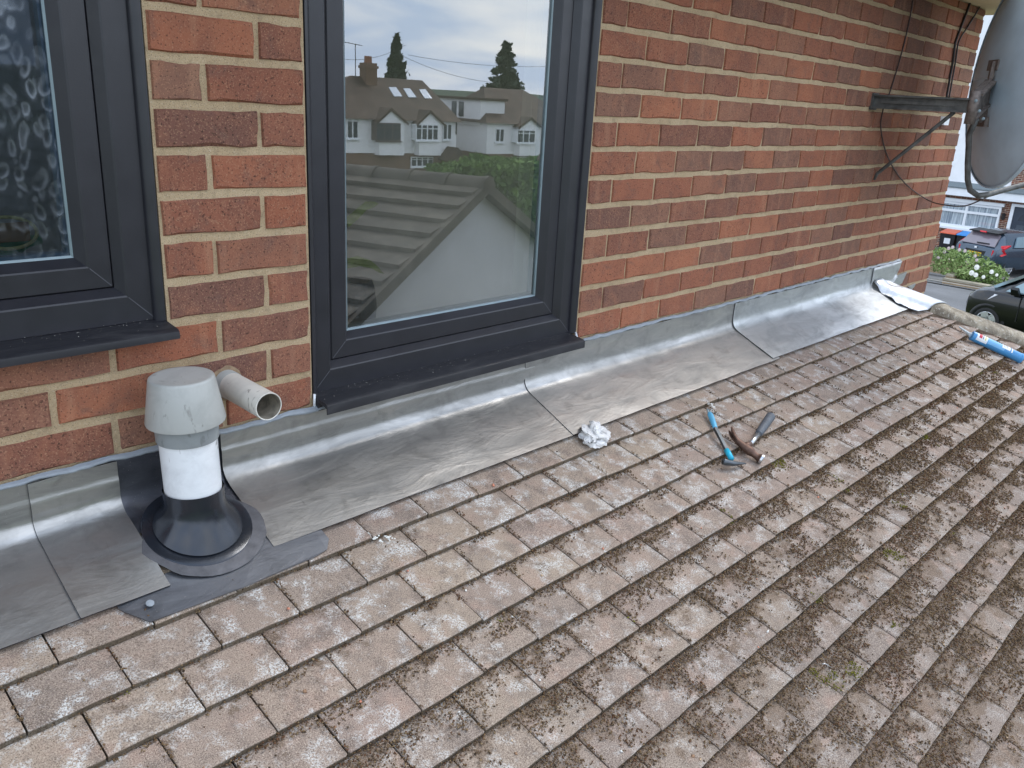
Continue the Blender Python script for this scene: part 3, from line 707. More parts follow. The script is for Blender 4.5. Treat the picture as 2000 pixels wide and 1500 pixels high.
for k in range(15):
    t = k/14; lo = rring(1, 0); row = []
    for i, a in enumerate(np.linspace(0, 2*math.pi, 49)):
        rad = .0595+(.088-.0595)*(1-t)**2.7; dent = -.010*math.exp(-((a-4.35)/.22)**2)*math.sin(math.pi*t)+.004*math.exp(-((a-4.9)/.3)**2)*math.sin(math.pi*t)
        rad += dent; ca, sa = math.cos(a), -math.sin(a); e = t**.8
        pr1 = VB+NR*.0135+rad*(ca*np.array([1, 0, 0])+sa*np.array([0, CT, ST])); pr2 = VB+VA*.077+rad*(ca*np.array([1, 0, 0])+sa*np.array([0, 1, 0]))
        row.append(pr1*(1-e)+pr2*e)
    P.append(row)
for t in (.085, .094): P.append([VB+VA*t+.0592*(math.cos(a)*np.array([1, 0, 0])-math.sin(a)*np.array([0, 1, 0])) for a in np.linspace(0, 2*math.pi, 49)])
mb.grid(np.array(P)); mb.build('rubber_cone', M_RUBBER, vent, smooth=True)
mb = MB(); mb.lathe(VB, VA, [(.045, .0555), (.23, .0555)], 48); mb.build('pipe', M_WHITEP, vent, smooth=False, angle=40)
mb = MB(); mb.lathe(VB, VA, [(.203, .0557), (.203, .0592), (.205, .0600), (.252, .0600), (.256, .057)], 48); mb.build('collar', M_GREYP2, vent, angle=40)
mb = MB(); mb.lathe(VB, VA, [(.252, .0595), (.241, .0720), (.2405, .0750), (.2435, .0758), (.328, .0620), (.3315, .0606), (.333, .0585), (.3325, .052), (.330, .02), (.331, .001)], 48, capends=(False, False)); mb.build('cowl', M_GREYP, vent, angle=50)
# white overflow pipe
ovf = thing('overflow_pipe', 'stub of white waste pipe poking out of the brick wall', 'pipe'); L_ = .177
SD = np.array([-.01, -1, -.01]); SD /= np.linalg.norm(SD); S0 = st
mb = MB(); mb.lathe(S0, SD, [(-.02, .0295), (L_, .0295), (L_+.0006, .0288), (L_, .0272)], 40, capends=(False, False)); mb.build('pipe', M_WASTE, ovf, angle=40)
mb = MB(); mb.lathe(S0, SD, [(-.02, .0306), (.024, .0306), (.026, .0296)], 36, capends=(False, False)); mb.build('sleeve', M_GREYP, ovf, angle=40)
mb = MB(); mb.lathe(S0, SD, [(L_-.0002, .0271), (.02, .0271), (.019, .001)], 36, capends=(False, False)); mb.build('bore', simple('dark_pvc_bore', lin(140,132,118), .7, 0, .4, 60), ovf, smooth=True)  # pipe inside coloured darker than its outside
# ------------------------------------------------------------------ satellite dish and bracket
dish = thing('satellite_dish', 'large grey satellite dish on a black wall bracket near the corner', 'satellite dish')
DC = np.array([4.40, -.46, .33]); DN = np.array([.62, -.785, 0.0]); DN /= np.linalg.norm(DN); DU = np.array([-DN[1], DN[0], 0]); DZ = np.array([0, 0, 1.0])
DA, DB = .42, .465; mb = MB(); P = []; nr, na = 12, 56
for k in range(nr+1):
    rr = k/nr; P.append([DC+DU*DA*rr*math.cos(a)+DZ*DB*rr*math.sin(a)-DN*.085*(1-rr*rr) for a in np.linspace(0, 2*math.pi, na+1)])
for e, dd in ((1.0, .010), (1.022, .010), (1.022, -.006), (1.006, -.008)): P.append([DC+DU*DA*e*math.cos(a)+DZ*DB*e*math.sin(a)+DN*dd for a in np.linspace(0, 2*math.pi, na+1)])
mb.grid(np.array(P)); o = mb.build('reflector', M_DISH, dish, angle=50); md = o.modifiers.new('t', 'SOLIDIFY'); md.thickness = .002
AW = wall(1706, 198); AE = AW+np.array([0.03, -.40, 0.0])
mb = MB()                                        # channel arm standing out from the wall
mb.bar(AW, AE, .012, .056); mb.bar(AW+np.array([-.010, 0, .026]), AE+np.array([-.010, 0, .026]), .026, .008); mb.bar(AW+np.array([-.010, 0, -.026]), AE+np.array([-.010, 0, -.026]), .026, .008)
mb.bar(AW+np.array([-.008, -.04, 0]), AE+np.array([-.008, .06, 0]), .008, .012); mb.build('bracket_arm', M_DARKM, dish)
mb = MB(); mb.box((AW[0]-.03, -.008, AW[2]-.036), (AW[0]+.03, .003, AW[2]+.036)); mb.build('wall_plate', M_DARKM, dish)
SF = wall(1709, 338); mb = MB(); mb.tube([SF+np.array([0, .0, -.03]), SF+np.array([0, -.012, 0]), AE+np.array([0, .055, -.030])], .0085, 8); mb.build('brace', M_DARKM, dish, smooth=True)
mb = MB(); mb.tube([AE+np.array([.0, -.015, -.075]), AE+np.array([.0, -.015, .06])], .022, 14); mb.build('mast_clamp', M_RUSTM, dish, smooth=True)
BK = DC-DN*.088+DZ*-.05
mb = MB(); mb.bar(AE+np.array([.0, -.02, .0]), BK, .010, .10); mb.bar(AE+np.array([0, -.02, .045]), BK+DZ*.04, .05, .010); mb.bar(AE+np.array([0, -.02, -.05]), BK-DZ*.06, .04, .010)
mb.bar(BK+DZ*.12-DN*.002, BK-DZ*.14-DN*.004, .03, .016, up=DU); mb.build('back_bracket', M_RUSTM, dish)
for sgn in (1, -1):
    mb = MB(); c = BK+DZ*(.105 if sgn > 0 else -.135)+DN*.012; mb.obox(c+DU*.02, DU*.05, DZ*.022, DN*.016); mb.build('back_lug', M_RUSTM, dish)
for k, (du, dz) in enumerate(((0, .02), (.02, -.02), (-.01, -.05))):
    mb = MB(); c = AE+np.array([-.028, -.03-k*.022, dz]); mb.lathe(c, (-1, -.2, 0), [(0, .007), (.006, .007), (.008, .003)], 8); mb.build('bolt', M_GASK, dish)
arm = [AE+np.array([.05, -.025, -.05]), atx(1893, 262, 4.16), atx(1890, 320, 4.18), atx(1890, 352, 4.20), atx(1895, 372, 4.24), atx(1910, 382, 4.29), atx(1930, 380, 4.38), atx(1965, 370, 4.50), atx(2010, 358, 4.66), atx(2060, 345, 4.8)]
mb = MB(); mb.tube(arm, .0125, 12); mb.build('feed_arm', M_DARKM, dish, smooth=True)
mb = MB(); c = arm[-1]; mb.lathe(c, -DN, [(0, .02), (.05, .02), (.07, .03), (.08, .03)], 16); mb.build('feed_horn', M_GREYP, dish, smooth=True)
def bez(pts, n=8):                                # Catmull-Rom
    pts = [np.array(p) for p in pts]; P = [2*pts[0]-pts[1]]+pts+[2*pts[-1]-pts[-2]]; out = []
    for i in range(1, len(P)-2):
        for k in range(n):
            t = k/n; a, b, c, d = P[i-1:i+3]; out.append(.5*((2*b)+(-a+c)*t+(2*a-5*b+4*c-d)*t*t+(-a+3*b-3*c+d)*t**3))
    return out+[P[-2]]
def cable(name, label, pts, r, mat):
    mb = MB(); mb.tube(bez(pts), r, 7); return tag(mb.build(name, mat, smooth=True), label, 'cable')
cable('cable', 'thin brown cable running up the bricks above the bracket plate', [wall(1786, -40, -.006), wall(1780, 20, -.006), wall(1762, 100, -.006), wall(1738, 180, -.007), wall(1727, 205, -.02)], .0032, M_CABLEB)
cable('cable', 'thin brown cable sagging from under the bracket to the feed arm', [wall(1725, 212, -.02), wall(1720, 245, -.012), wall(1728, 290, -.008), wall(1746, 330, -.008), wall(1775, 365, -.012), wall(1815, 392, -.04), atx(1850, 401, 4.25), atx(1885, 402, 4.27), atx(1915, 391, 4.32), atx(1930, 384, 4.38)], .0032, M_CABLEB)
cable('cable', 'thick black coax pair running down the wall from the soffit to the bracket', [wall(1905, -30, -.006), wall(1893, 10, -.006), wall(1876, 55, -.007), wall(1866, 85, -.008), wall(1862, 115, -.009), wall(1856, 150, -.009), wall(1849, 190, -.03)], .0062, M_CABLE)
cable('cable', 'thinner black coax joining the thick pair from the right below the soffit', [wall(1928, -30, -.006), wall(1915, 10, -.006), wall(1890, 52, -.008), wall(1873, 80, -.013), wall(1867, 115, -.016), wall(1861, 150, -.016), wall(1854, 190, -.034)], .0042, M_CABLE)
cn = thing('cable_grommet', 'white cable clip box on the wall under the dish bracket', 'cable clip')
cc = wall(1846, 236, -.012); mb = MB(); mb.box(cc-np.array([.045, .012, .022]), cc+np.array([.03, .012, .022])); mb.build('clip_body', M_UPVCW, cn)
mb = MB()
for k in range(3): mb.tube([cc+np.array([-.03+.025*k, -.012, .02]), cc+np.array([-.03+.025*k, -.03, .035]), cc+np.array([-.01+.02*k, -.02, .07])], .004, 6)
mb.build('cable_tail', M_CABLE, cn, smooth=True)
# ------------------------------------------------------------------ tools and litter on the roof
def hh(u, v, h): return roofp(u, v, h-.005)
ham = thing('claw_hammer', 'rusty claw hammer with grey ribbed rubber grip lying on the tiles', 'hammer')
M_GRIP = simple('grey_rubber_grip', lin(86,92,100), .55, 0, .2, 60, .5, 200); M_STEEL = simple('worn_bright_steel', lin(190,192,194), .28, .95, .15, 30)
M_HEAD = simple('rusty_hammer_steel', lin(104,82,72), .5, .75, .4, 45, .35, 140)
ge, gs, nk = hh(1506, 812, .018), hh(1481, 848, .017), hh(1463, 870, .017)
gd = gs-ge; pts = [ge+gd*t for t in np.linspace(0, 1, 22)]
mb = MB(); mb.tube(pts, [(.0165 if i % 2 else .0152)*(1-.22*(i/21)**1.5)*(.85 if i in (0, 21) else 1) for i in range(22)], 14); mb.build('grip', M_GRIP, ham, smooth=True)
mb = MB(); mb.tube([gs-gd*.05, nk], .0085, 14); mb.build('shaft', M_STEEL, ham, smooth=True)
fc = hh(1487, 897, .018); hp_ = bez([fc, hh(1479, 892, .018), hh(1469, 884, .019), hh(1458, 876, .020), hh(1446, 866, .021), hh(1435, 855, .022), hh(1429, 843, .020), hh(1427, 838, .017)], 4)
ntot = len(hp_); cut = int(ntot*.66); claw = hp_[cut-2:]; hp_ = hp_[:cut]
for s_ in (-1, 1):
    m2 = len(claw); cp_ = [p+NR*s_*np.interp(i/(m2-1), [0, .4, 1], [.0035, .0062, .0085]) for i, p in enumerate(claw)]
    mb = MB(); mb.tube(cp_, [np.interp(i/(m2-1), [0, .6, 1], [.0085, .0070, .0035]) for i in range(m2)], 10, flat=[.62]*m2); mb.build('claw', M_HEAD, ham, smooth=True)
n = len(hp_); rr = [np.interp(i/(ntot-1), [0, .06, .1, .16, .24, .34, .44, .6, .8, 1], [.0165, .0165, .013, .0105, .0115, .016, .015, .0125, .010, .006]) for i in range(n)]
fl = [np.interp(i/(ntot-1), [0, .3, .45, 1], [1, 1, .9, .6]) for i in range(n)]
mb = MB(); mb.tube(hp_, rr, 14, flat=fl); mb.build('hammer_head', M_HEAD, ham, angle=50)
mb = MB(); d0 = hp_[1]-hp_[0]; mb.lathe(hp_[0], -d0, [(-.004, .0168), (.003, .0172), (.005, .0155)], 16); mb.build('striking_face', M_STEEL, ham, angle=40)
mb = MB(); mb.tube([nk+(nk-gs)*-.1, hh(1453, 873, .020)], [.010, .0135], 12); mb.build('eye_socket', M_HEAD, ham, smooth=True)
bar_ = thing('pry_bar', 'slim blue and steel pry bar hammer lying left of the rusty hammer', 'pry bar')
M_BLUE = simple('blue_paint', lin(88,168,206), .35, .2, .12, 30); M_BLUE2 = simple('cyan_paint', lin(40,180,214), .35, 0, .12, 30); M_BARS = simple('dark_steel', lin(92,98,104), .4, .8, .25, 40)
a0, a1, a2, a3 = hh(1386, 806, .014), hh(1397, 836, .015), hh(1419, 879, .015), hh(1429, 897, .014)
mb = MB(); q = bez([a0, a0+(a1-a0)*.35, a1], 5); mb.tube(q, [.0065, .0085, .010, .0105, .0105, .0105, .0105, .010, .010, .0085, .0085][:len(q)], 12, flat=[.55]*len(q)); mb.build('blade', M_BLUE, bar_, smooth=True)
for s in (-1, 1):
    mb = MB(); sd_ = np.cross(a1-a0, NR); sd_ /= np.linalg.norm(sd_); tipd = (a0-a1)/np.linalg.norm(a0-a1); mb.tube([a0+sd_*s*.0035, a0+sd_*s*.0042+tipd*.012, a0+sd_*s*.003+tipd*.022], [.0042, .0036, .0015], 8, flat=[.6]*3); mb.build('claw', M_GASK, bar_, smooth=True)
mb = MB(); mb.bar(a1, a2, .012, .009, up=NR); mb.build('shank', M_BARS, bar_)
mb = MB(); mb.tube([a2, a2+(a3-a2)*.5, a3], [.0088, .0092, .0086], 12); mb.build('band', M_BLUE2, bar_, smooth=True)
mb = MB(); q = bez([hh(1412, 901, .018), hh(1420, 903, .018), hh(1432, 905, .016), hh(1444, 905, .013), hh(1456, 905, .008)], 4); n = len(q)
mb.tube(q, [np.interp(i/(n-1), [0, .2, .3, .5, 1], [.0105, .0105, .0095, .010, .0035]) for i in range(n)], 12, flat=[np.interp(i/(n-1), [0, .4, 1], [1, .9, .6]) for i in range(n)]); mb.build('head', M_BARS, bar_, smooth=True)
# crumpled rag
def rag():
    n, m_ = 30, 44; P = []; C0 = hh(1163, 848, .018); ex = np.array([1, 0, 0]); ey = np.array([0, CT, ST])
    for i in range(n+1):
        row = []
        for j in range(m_+1):
            a = 2*math.pi*(j % m_)/m_; b = math.pi*i/n; x, y, z = math.sin(b)*math.cos(a), math.sin(b)*math.sin(a), math.cos(b)
            q = 1+.75*(.5-abs(2*fbm(x*1.3+5+z*.8, y*1.3+2*z+3, 2)-1)*1.6)+.30*(.4-abs(2*vnoise(x*3.1+z*2+1, y*3.1-z*2+9)-1))+.10*(.4-abs(2*vnoise(x*8+z*5, y*8)-1))
            q = max(.45, q); px_, py_, pz_ = x*.045*q, y*.036*q, z*.020*q
            if z < 0: pz_ = max(pz_, -.021)
            row.append(C0+ex*(px_+.25*py_)+ey*py_+NR*pz_)
        P.append(row)
    mb = MB(); mb.grid(np.array(P)); return mb
t = NT('soiled_white_cloth'); c_ = t.coord('Object'); t.p(Base_Color=t.mix(t.ramp(t.noise(c_, 60, 4, .6, .6), [(.52, 0), (.68, .7)]), lin(226,224,222), lin(128,128,134)), Roughness=.9, Normal=t.bump(t.noise(c_, 90, 5, .6), .6, .006))
tag(rag().build('crumpled_rag', t.m, angle=28), 'crumpled white rag by the edge of the lead flashing', 'rag')
# sealant cartridge
tube = thing('sealant_cartridge', 'blue sealant cartridge with white nozzle lying against the hip tiles', 'cartridge')
cB, cE, cN = hh(1897, 655, .026), hh(1994, 700, .026), hh(1874, 639, .012)
ca = (cE-cB)/np.linalg.norm(cE-cB); CL = np.linalg.norm(cE-cB)
M_TB = simple('blue_cartridge_plastic', lin(76,150,208), .3, 0, .08, 10); M_TBL = simple('light_blue_label', lin(120,182,226), .35, 0, .06, 10); M_RED = simple('red_print', lin(196,44,62), .4); M_YEL = simple('yellow_print', lin(226,214,120), .4); M_PRT = simple('grey_print', lin(90,96,104), .5)
mb = MB(); mb.lathe(cB, ca, [(0, .010), (.0015, .0235), (.004, .0245), (CL-.008, .0245), (CL-.006, .0262), (CL+.004, .0262), (CL+.005, .0235), (CL-.01, .022)], 36); mb.build('body', M_TB, tube, angle=40)
def shell(nm, t0, t1, a0_, a1_, mat, r=.0248):
    x = np.cross(ca, NR); x /= np.linalg.norm(x); y = np.cross(x, ca); y = y if y@NR > 0 else -y
    P = [[cB+ca*(t0+(t1-t0)*i)+r*(math.cos(a)*x+math.sin(a)*y) for a in np.linspace(R_(a0_), R_(a1_), 15)] for i in (0, 1)]
    mb = MB(); mb.grid(np.array(P)); return mb.build(nm, mat, tube, smooth=True)
x_ = np.cross(ca, NR); FLIP = 1
shell('label', .020, .075, -5, 175, M_UPVCW); shell('label', .078, .165, 10, 170, M_TBL, .02475); shell('label', .150, .192, 40, 150, M_UPVCW, .0250)
shell('print', .030, .045, 35, 130, M_RED, .0251); shell('print', .049, .053, 35, 130, M_PRT, .0251); shell('print', .060, .066, 30, 150, M_YEL, .0251)
for k in range(3): shell('print', .158+.008*k, .160+.008*k, 60, 110, M_PRT, .0253)
shell('label', .198, .205, 30, 165, M_UPVCW, .0251); shell('label', .205, .225, 90, 110, M_UPVCW, .0251)
mb = MB(); nd_ = (cN-cB)/np.linalg.norm(cN-cB); NL = np.linalg.norm(cN-cB); mb.tube([cB-nd_*.0, cB+nd_*.012, cB+nd_*.013, cN], [.011, .011, .0075, .0042], 16); mb.build('nozzle', simple('translucent_nozzle', lin(206,220,226), .3, 0, .05), tube, angle=40)
# small litter: metal clip, chips of mortar
mb = MB(); q = [hh(1606, 1297, .006), hh(1611, 1296, .006), hh(1624, 1304, .006)]; mb.tube(q, .0012, 6)
tag(mb.build('wire_clip', M_STEEL, smooth=True), 'bent bright wire clip lying on the mossy tiles', 'clip')
# ------------------------------------------------------------------ moss and grit on the tiles
def crumbs(name, C, S, colr, mat, flat=.75):
    n = len(C); base = np.array([[1,0,0],[-1,0,0],[0,1,0],[0,-1,0],[0,0,1],[0,0,-1]], float)
    F = np.array([[0,2,4],[2,1,4],[1,3,4],[3,0,4],[2,0,5],[1,2,5],[3,1,5],[0,3,5]])
    V = base[None]*S[:, None, None]*RNG.uniform(.5, 1.5, (n, 6, 1)); V[:, :, 2] *= flat
    a = RNG.uniform(0, 6.28, n); ca_, sa_ = np.cos(a)[:, None], np.sin(a)[:, None]; X = V[:, :, 0]*ca_-V[:, :, 1]*sa_; Y = V[:, :, 0]*sa_+V[:, :, 1]*ca_; Z = V[:, :, 2]+V[:, :, 0]*RNG.uniform(-.5, .5, (n, 1))
    ex = np.array([1, 0, 0]); ey = np.array([0, CT, ST])
    W = C[:, None, :]+X[..., None]*ex+Y[..., None]*ey+Z[..., None]*NR
    me = bpy.data.meshes.new(name); me.vertices.add(n*6); me.vertices.foreach_set('co', W.reshape(-1).astype(np.float32))
    T = (F[None]+(np.arange(n)*6)[:, None, None]).reshape(-1); me.loops.add(len(T)); me.loops.foreach_set('vertex_index', T.astype(np.int32))
    k = n*8; me.polygons.add(k); me.polygons.foreach_set('loop_start', np.arange(0, k*3, 3, dtype=np.int32)); me.polygons.foreach_set('loop_total', np.full(k, 3, dtype=np.int32))
    at = me.attributes.new('tint', 'FLOAT_COLOR', 'POINT'); cc_ = np.ones((n, 6, 4), np.float32); cc_[:, :, :3] = colr[:, None, :]; at.data.foreach_set('color', cc_.reshape(-1))
    me.materials.append(mat); me.update(); me.validate(); return link(name, me)
def tint_mat(name, rough=.95):
    t = NT(name); a = t.n('Attribute', {'attribute_name': 'tint'}); t.p(Base_Color=a.outputs['Color'], Roughness=rough, Specular_IOR_Level=.15); return t.m
M_MOSS = tint_mat('dry_brown_moss')
N = 640000; x = RNG.uniform(-.1, 5.9, N); s = RNG.uniform(-.05, 1.45, N)
row = np.ceil(s/GA); t_ = s/GA-(row-1); y_ = TY-s*CT
dens = .05+.98*sm(1.0, 7.0, row+.25*x*0+1.6*(fbm(x*1.3, s*2.1)-.5))
cl = .72*fbm(x*10+row*7.7, s*16+row*3.1, 4)+.28*vnoise(x*150, s*150); lim = dens*(.13+1.05*sm(.38, .70, cl))
off = np.where(row % 2 == 0, .5, 0.0); fj = np.abs(((x-TX)/TW-off+.5) % 1-.5)*TW
lim = lim+np.where(fj < .010, (.10+dens*.55)*(1-fj/.010), 0)+np.where((fj < .0035) & (vnoise(x*40, s*40) > .35), .8, 0)
keep = (t_ < lim) & (x < hipx(y_)-.16) & (RNG.random(N) < .30+.62*np.clip(1-t_/np.maximum(lim, .02), 0, 1)**.7)
patchy = (RNG.random(N) < .0035*(1-t_)) & (x < hipx(y_)-.16) & (row >= 1); keep |= patchy
x, s, row, t_, lim, y_ = (q[keep] for q in (x, s, row, t_, lim, y_))
P0 = np.stack([x, np.zeros_like(x), np.zeros_like(x)], 1); fill = np.clip(1-t_/np.maximum(lim, .05), 0, 1)
h = -(1-t_)*TT+.001+RNG.random(len(x))*(.003+.010*fill)
C = np.stack([x, TY-s*CT-h*ST, TZ-s*ST+h*CT], 1)
uvd = np.array([CR[2]@(c-CAM) for c in C[:1]])
dist = (C-CAM)@CR[2]; S = RNG.uniform(.0010, .0024, len(x))*(.75+.25*np.clip(dist, .8, 4)); print('moss', len(x))
pal = np.array([lin(*c)[:3] for c in ((92,75,58), (109,90,69), (125,104,79), (78,65,52), (115,92,67), (136,116,89), (99,80,63), (106,78,59))])
reg = fbm(x*5, s*6); ix = np.clip((RNG.random(len(x))*.75+reg*.5)*8, 0, 7.99).astype(int)
col = pal[ix]*RNG.uniform(.75, 1.12, (len(x), 1))
gm = (fbm(x*7+40, s*8+3) > .80); col[gm] = np.array(lin(112,108,44)[:3])*RNG.uniform(.6, 1.2, (gm.sum(), 1))
tag(crumbs('moss', C, S, col, M_MOSS), 'brown dried moss along the tile courses', 'moss', kind='stuff')
n = 420; x = RNG.uniform(.1, 5.2, n); s = RNG.uniform(-.02, 1.3, n); r_ = np.ceil(s/GA); t_ = s/GA-(r_-1); h = -(1-t_)*TT+.002
ok = x < hipx(TY-s*CT)-.17; x, s, h = x[ok], s[ok], h[ok]
C = np.stack([x, TY-s*CT-h*ST, TZ-s*ST+h*CT], 1); S = RNG.uniform(.0016, .0046, len(x))
pl = np.array([lin(*c)[:3] for c in ((214,206,190), (196,170,140), (226,224,218), (150,120,96), (206,140,116))]); col = pl[RNG.integers(0, 5, len(x))]
tag(crumbs('grit', C, S, col, tint_mat('mortar_grit'), .5), 'pale crumbs of mortar and grit scattered on the tiles', 'grit', kind='stuff')
n = 260; xs_ = np.concatenate([RNG.uniform(1.06, 2.0, 160), RNG.uniform(.2, .70, 100)]); left = xs_ < .8; yy_ = .018-np.abs(RNG.normal(0, .022, n)); yy_ = np.clip(yy_, -.045, .018)
zz_ = np.where(left, -.334, -.571)+.0015+(yy_+.04)*.11; cl_ = np.array([lin(*c)[:3] for c in ((150,146,140), (96,90,84), (190,186,178))])[RNG.integers(0, 3, n)]
tag(crumbs('sill_dust', np.stack([xs_, yy_, zz_], 1), RNG.uniform(.0004, .0013, n), cl_, M_MOSS, .5), 'dust and cobweb crumbs on the dark window sills', 'dust', kind='stuff')
def splat(u, v, rad, n, colr):
    c0 = hh(u, v, 0); p = RNG.uniform(-1, 1, (n*4, 2)); d = np.hypot(p[:, 0], p[:, 1]); k = (fbm(p[:, 0]*3.2+u, p[:, 1]*3.2+v) > .36+.42*d) & (d < 1); p = p[k]*rad; n = len(p)
    C = c0[None]+np.outer(p[:, 0], [1, 0, 0])+np.outer(p[:, 1], [0, CT, ST])-NR*.001
    return crumbs('lichen_patch', C, RNG.uniform(.0008, .0022, n), np.tile(np.array(lin(*colr)[:3]), (n, 1))*RNG.uniform(.85, 1.05, (n, 1)), M_MOSS, .3)
tag(splat(745, 1046, .032, 700, (240,240,234)), 'bright white lichen patch on the tile right of the lead patch', 'lichen', kind='stuff')
tag(splat(1390, 789, .020, 220, (238,236,230)), 'white dropping on the tile above the pry bar', 'dropping', kind='stuff')
# ------------------------------------------------------------------ street to the right: house opposite
XH = 40.0
def fq(mb, pts, X, th=.05, mi=0):                 # polygon traced on the facade plane, with thickness towards the street
    q = [np.array(p) for p in pts]; f = [p+np.array([-th, 0, 0]) for p in q]; n = len(q)
    mb.add(f+q, [tuple(range(n)), tuple(range(2*n-1, n-1, -1))]+[(i, i+n, (i+1) % n+n, (i+1) % n) for i in range(n)], mi); return mb
def yz(u, v, X=XH): p = atx(u, v, X); return p[1], p[2]
GZ = gz(40, 8)
opp = thing('house_opposite', 'white and brick terraced house across the street', 'house')
yb = lambda u, v: yz(u, v)
t = NT('small_brick'); c_ = t.coord('Object', sc=(1, 1, 1)); sw_ = t.n('SeparateXYZ'); t.set(sw_.inputs[0], c_); cm = t.n('CombineXYZ'); t.set(cm.inputs[0], sw_.outputs[1]); t.set(cm.inputs[1], sw_.outputs[2])
bk = t.n('TexBrick', Scale=1.0); t.set(bk.inputs['Vector'], cm.outputs[0]); bk.inputs['Brick Width'].default_value = .225; bk.inputs['Row Height'].default_value = .075; bk.inputs['Mortar Size'].default_value = .008
bk.inputs['Color1'].default_value = lin(142,82,60); bk.inputs['Color2'].default_value = lin(92,62,58); bk.inputs['Mortar'].default_value = lin(190,176,156); t.p(Base_Color=bk.outputs[0], Roughness=.9); M_FBRICK = t.m
z_band = yz(1900, 376)[1]; ztopband = yz(1900, 366)[1]
mb = MB(); mb.box((XH, -12, GZ-.5), (XH+8, 30, z_band)); mb.build('brick_ground_floor', M_FBRICK, opp)
mb = MB(); mb.box((XH-.02, -12, z_band), (XH+8, 30, 6.5)); mb.build('white_upper_wall', M_WHITE, opp)
mb = MB(); mb.add([(XH-.5, -12, 6.45), (XH-.5, 30, 6.45), (XH+4, 30, 9), (XH+4, -12, 9), (XH+8.5, -12, 6.45), (XH+8.5, 30, 6.45)], [(0, 1, 2, 3), (3, 2, 5, 4), (0, 3, 4), (1, 5, 2)]); mb.build('roof', simple('brown_roof', lin(92,70,58), .9), opp)
ya, ye = yz(1990, 300)[0], yz(2030, 300)[0]
mb = MB(); mb.box((XH-.06, ye-1, z_band+.1), (XH-.022, ya, 6.4)); mb.build('brick_panel', M_FBRICK, opp)
zc0, zc1, zc2 = yz(1900, 384)[1], yz(1900, 369)[1], yz(1900, 358)[1]
mb = MB(); mb.box((XH-.42, -2, zc0), (XH-.025, 16, zc1)); mb.build('white_fascia', M_UPVCW, opp)
mb = MB(); mb.add([(XH-.47, -2, zc1+.003), (XH-.47, 16, zc1+.003), (XH-.021, 16, zc2), (XH-.021, -2, zc2), (XH-.47, -2, zc1+.05), (XH-.47, 16, zc1+.05)], [(4, 5, 2, 3), (0, 1, 5, 4)]); mb.build('canopy_roof', simple('grey_felt', lin(112,122,126), .8), opp)
# its window, parts traced at real size
yL, yR = yz(1810, 402)[0], yz(1956, 410)[0]; zT, zB = yz(1956, 405)[1], yz(1946, 453)[1]
win = thing('white_window', 'white framed window with net curtains in the house opposite', 'window')
mb = MB()
zt1 = yz(1948, 421)[1]; zt2 = yz(1948, 415)[1]+0; ym = yz(1890, 405)[0]
bars = [(yR-.02, yL, zT-.08, zT+.02), (yR-.02, yL, zB-.03, zB+.10), (yR-.02, yR+.07, zB, zT), (ym-.05, ym+.05, zB, zT), (yR, yL, zt1-.05, zt1+.05), (yL-.07, yL, zB, zT)]
for k, (a, b, c, e) in enumerate(bars): mb.box((XH-.10-.002*k, a, c), (XH+.02, b, e))
mb.build('frame', M_UPVCW, win)
mb = MB(); mb.box((XH-.16, yR-.1, zT+.03), (XH, yL, zT+.16)); mb.build('lintel', M_UPVCW, win)
mb = MB(); mb.box((XH-.24, yR-.08, zB-.10), (XH, yL, zB-.02)); mb.build('sill', M_UPVCW, win)
cu = MB(); P = [[(XH-.035-.010*math.sin(yy*26)+.006*math.sin(yy*61), yy, zz) for zz in (zB, zT)] for yy in np.linspace(yR, yL, 160)]; cu.grid(np.array(P))
t = NT('net_curtain'); c_ = t.coord('Object', sc=(1, 5, .3)); t.p(Base_Color=t.ramp(t.noise(c_, 3, 4), [(.35, lin(128,142,160)), (.65, lin(222,230,238))]), Roughness=.9); cu.build('net_curtain', t.m, win)
mb = MB(); mb.add([(XH-.06, yR, zB), (XH-.06, yL, zB), (XH-.06, yL, zT), (XH-.06, yR, zT)], [(0, 1, 2, 3)]); mb.build('glass_pane', M_GLASSI, win)
door = thing('front_door', 'dark panelled front door with arched glass in the house opposite', 'door')
y0, y1_ = yz(1978, 420)[0], yz(2040, 425)[0]; zd = yz(1985, 404)[1]
mb = MB(); mb.box((XH-.03, y1_, GZ), (XH+.02, y0-.02, zd)); mb.build('door_leaf', simple('slate_door', lin(50,60,74), .4), door)
mb = MB(); ymid = (y0+y1_)/2; V = [(XH-.034, ymid+.34*math.cos(a), zd-.55+.34*math.sin(a)) for a in np.linspace(0, math.pi, 13)]; mb.add(V, [tuple(range(13))]); mb.build('arched_light', M_FARGL, door)
for s_ in (-.2, .2):
    mb = MB(); mb.box((XH-.045, ymid+s_-.14, zd-1.25), (XH-.031, ymid+s_+.14, zd-.72)); mb.build('panel', simple('slate_panel', lin(72,82,92), .45), door)
mb = MB(); mb.box((XH-.06, ymid-.03, zd-.82), (XH-.046, ymid+.03, zd-.66)); mb.build('knocker', M_STEEL, door)
mb = MB(); mb.box((XH-.08, y0-.02, GZ), (XH+.02, y0+.11, zd+.12)); mb.box((XH-.081, y1_-.1, zd+.01), (XH+.02, y0-.021, zd+.12)); mb.build('door_frame', M_UPVCW, door)
lm = thing('wall_lantern', 'small black lantern on the brick pier beside the front door', 'lamp'); lp = atx(1961, 424, XH)
mb = MB(); mb.lathe(lp+np.array([-.12, 0, -.12]), (0, 0, 1), [(0, .04), (.05, .07), (.2, .08), (.24, .10), (.30, .02)], 8); mb.build('lantern_body', M_CABLE, lm)
mb = MB(); mb.bar(lp+np.array([-.12, 0, .1]), lp+np.array([0, 0, .1]), .03, .03); mb.build('wall_arm', M_CABLE, lm)
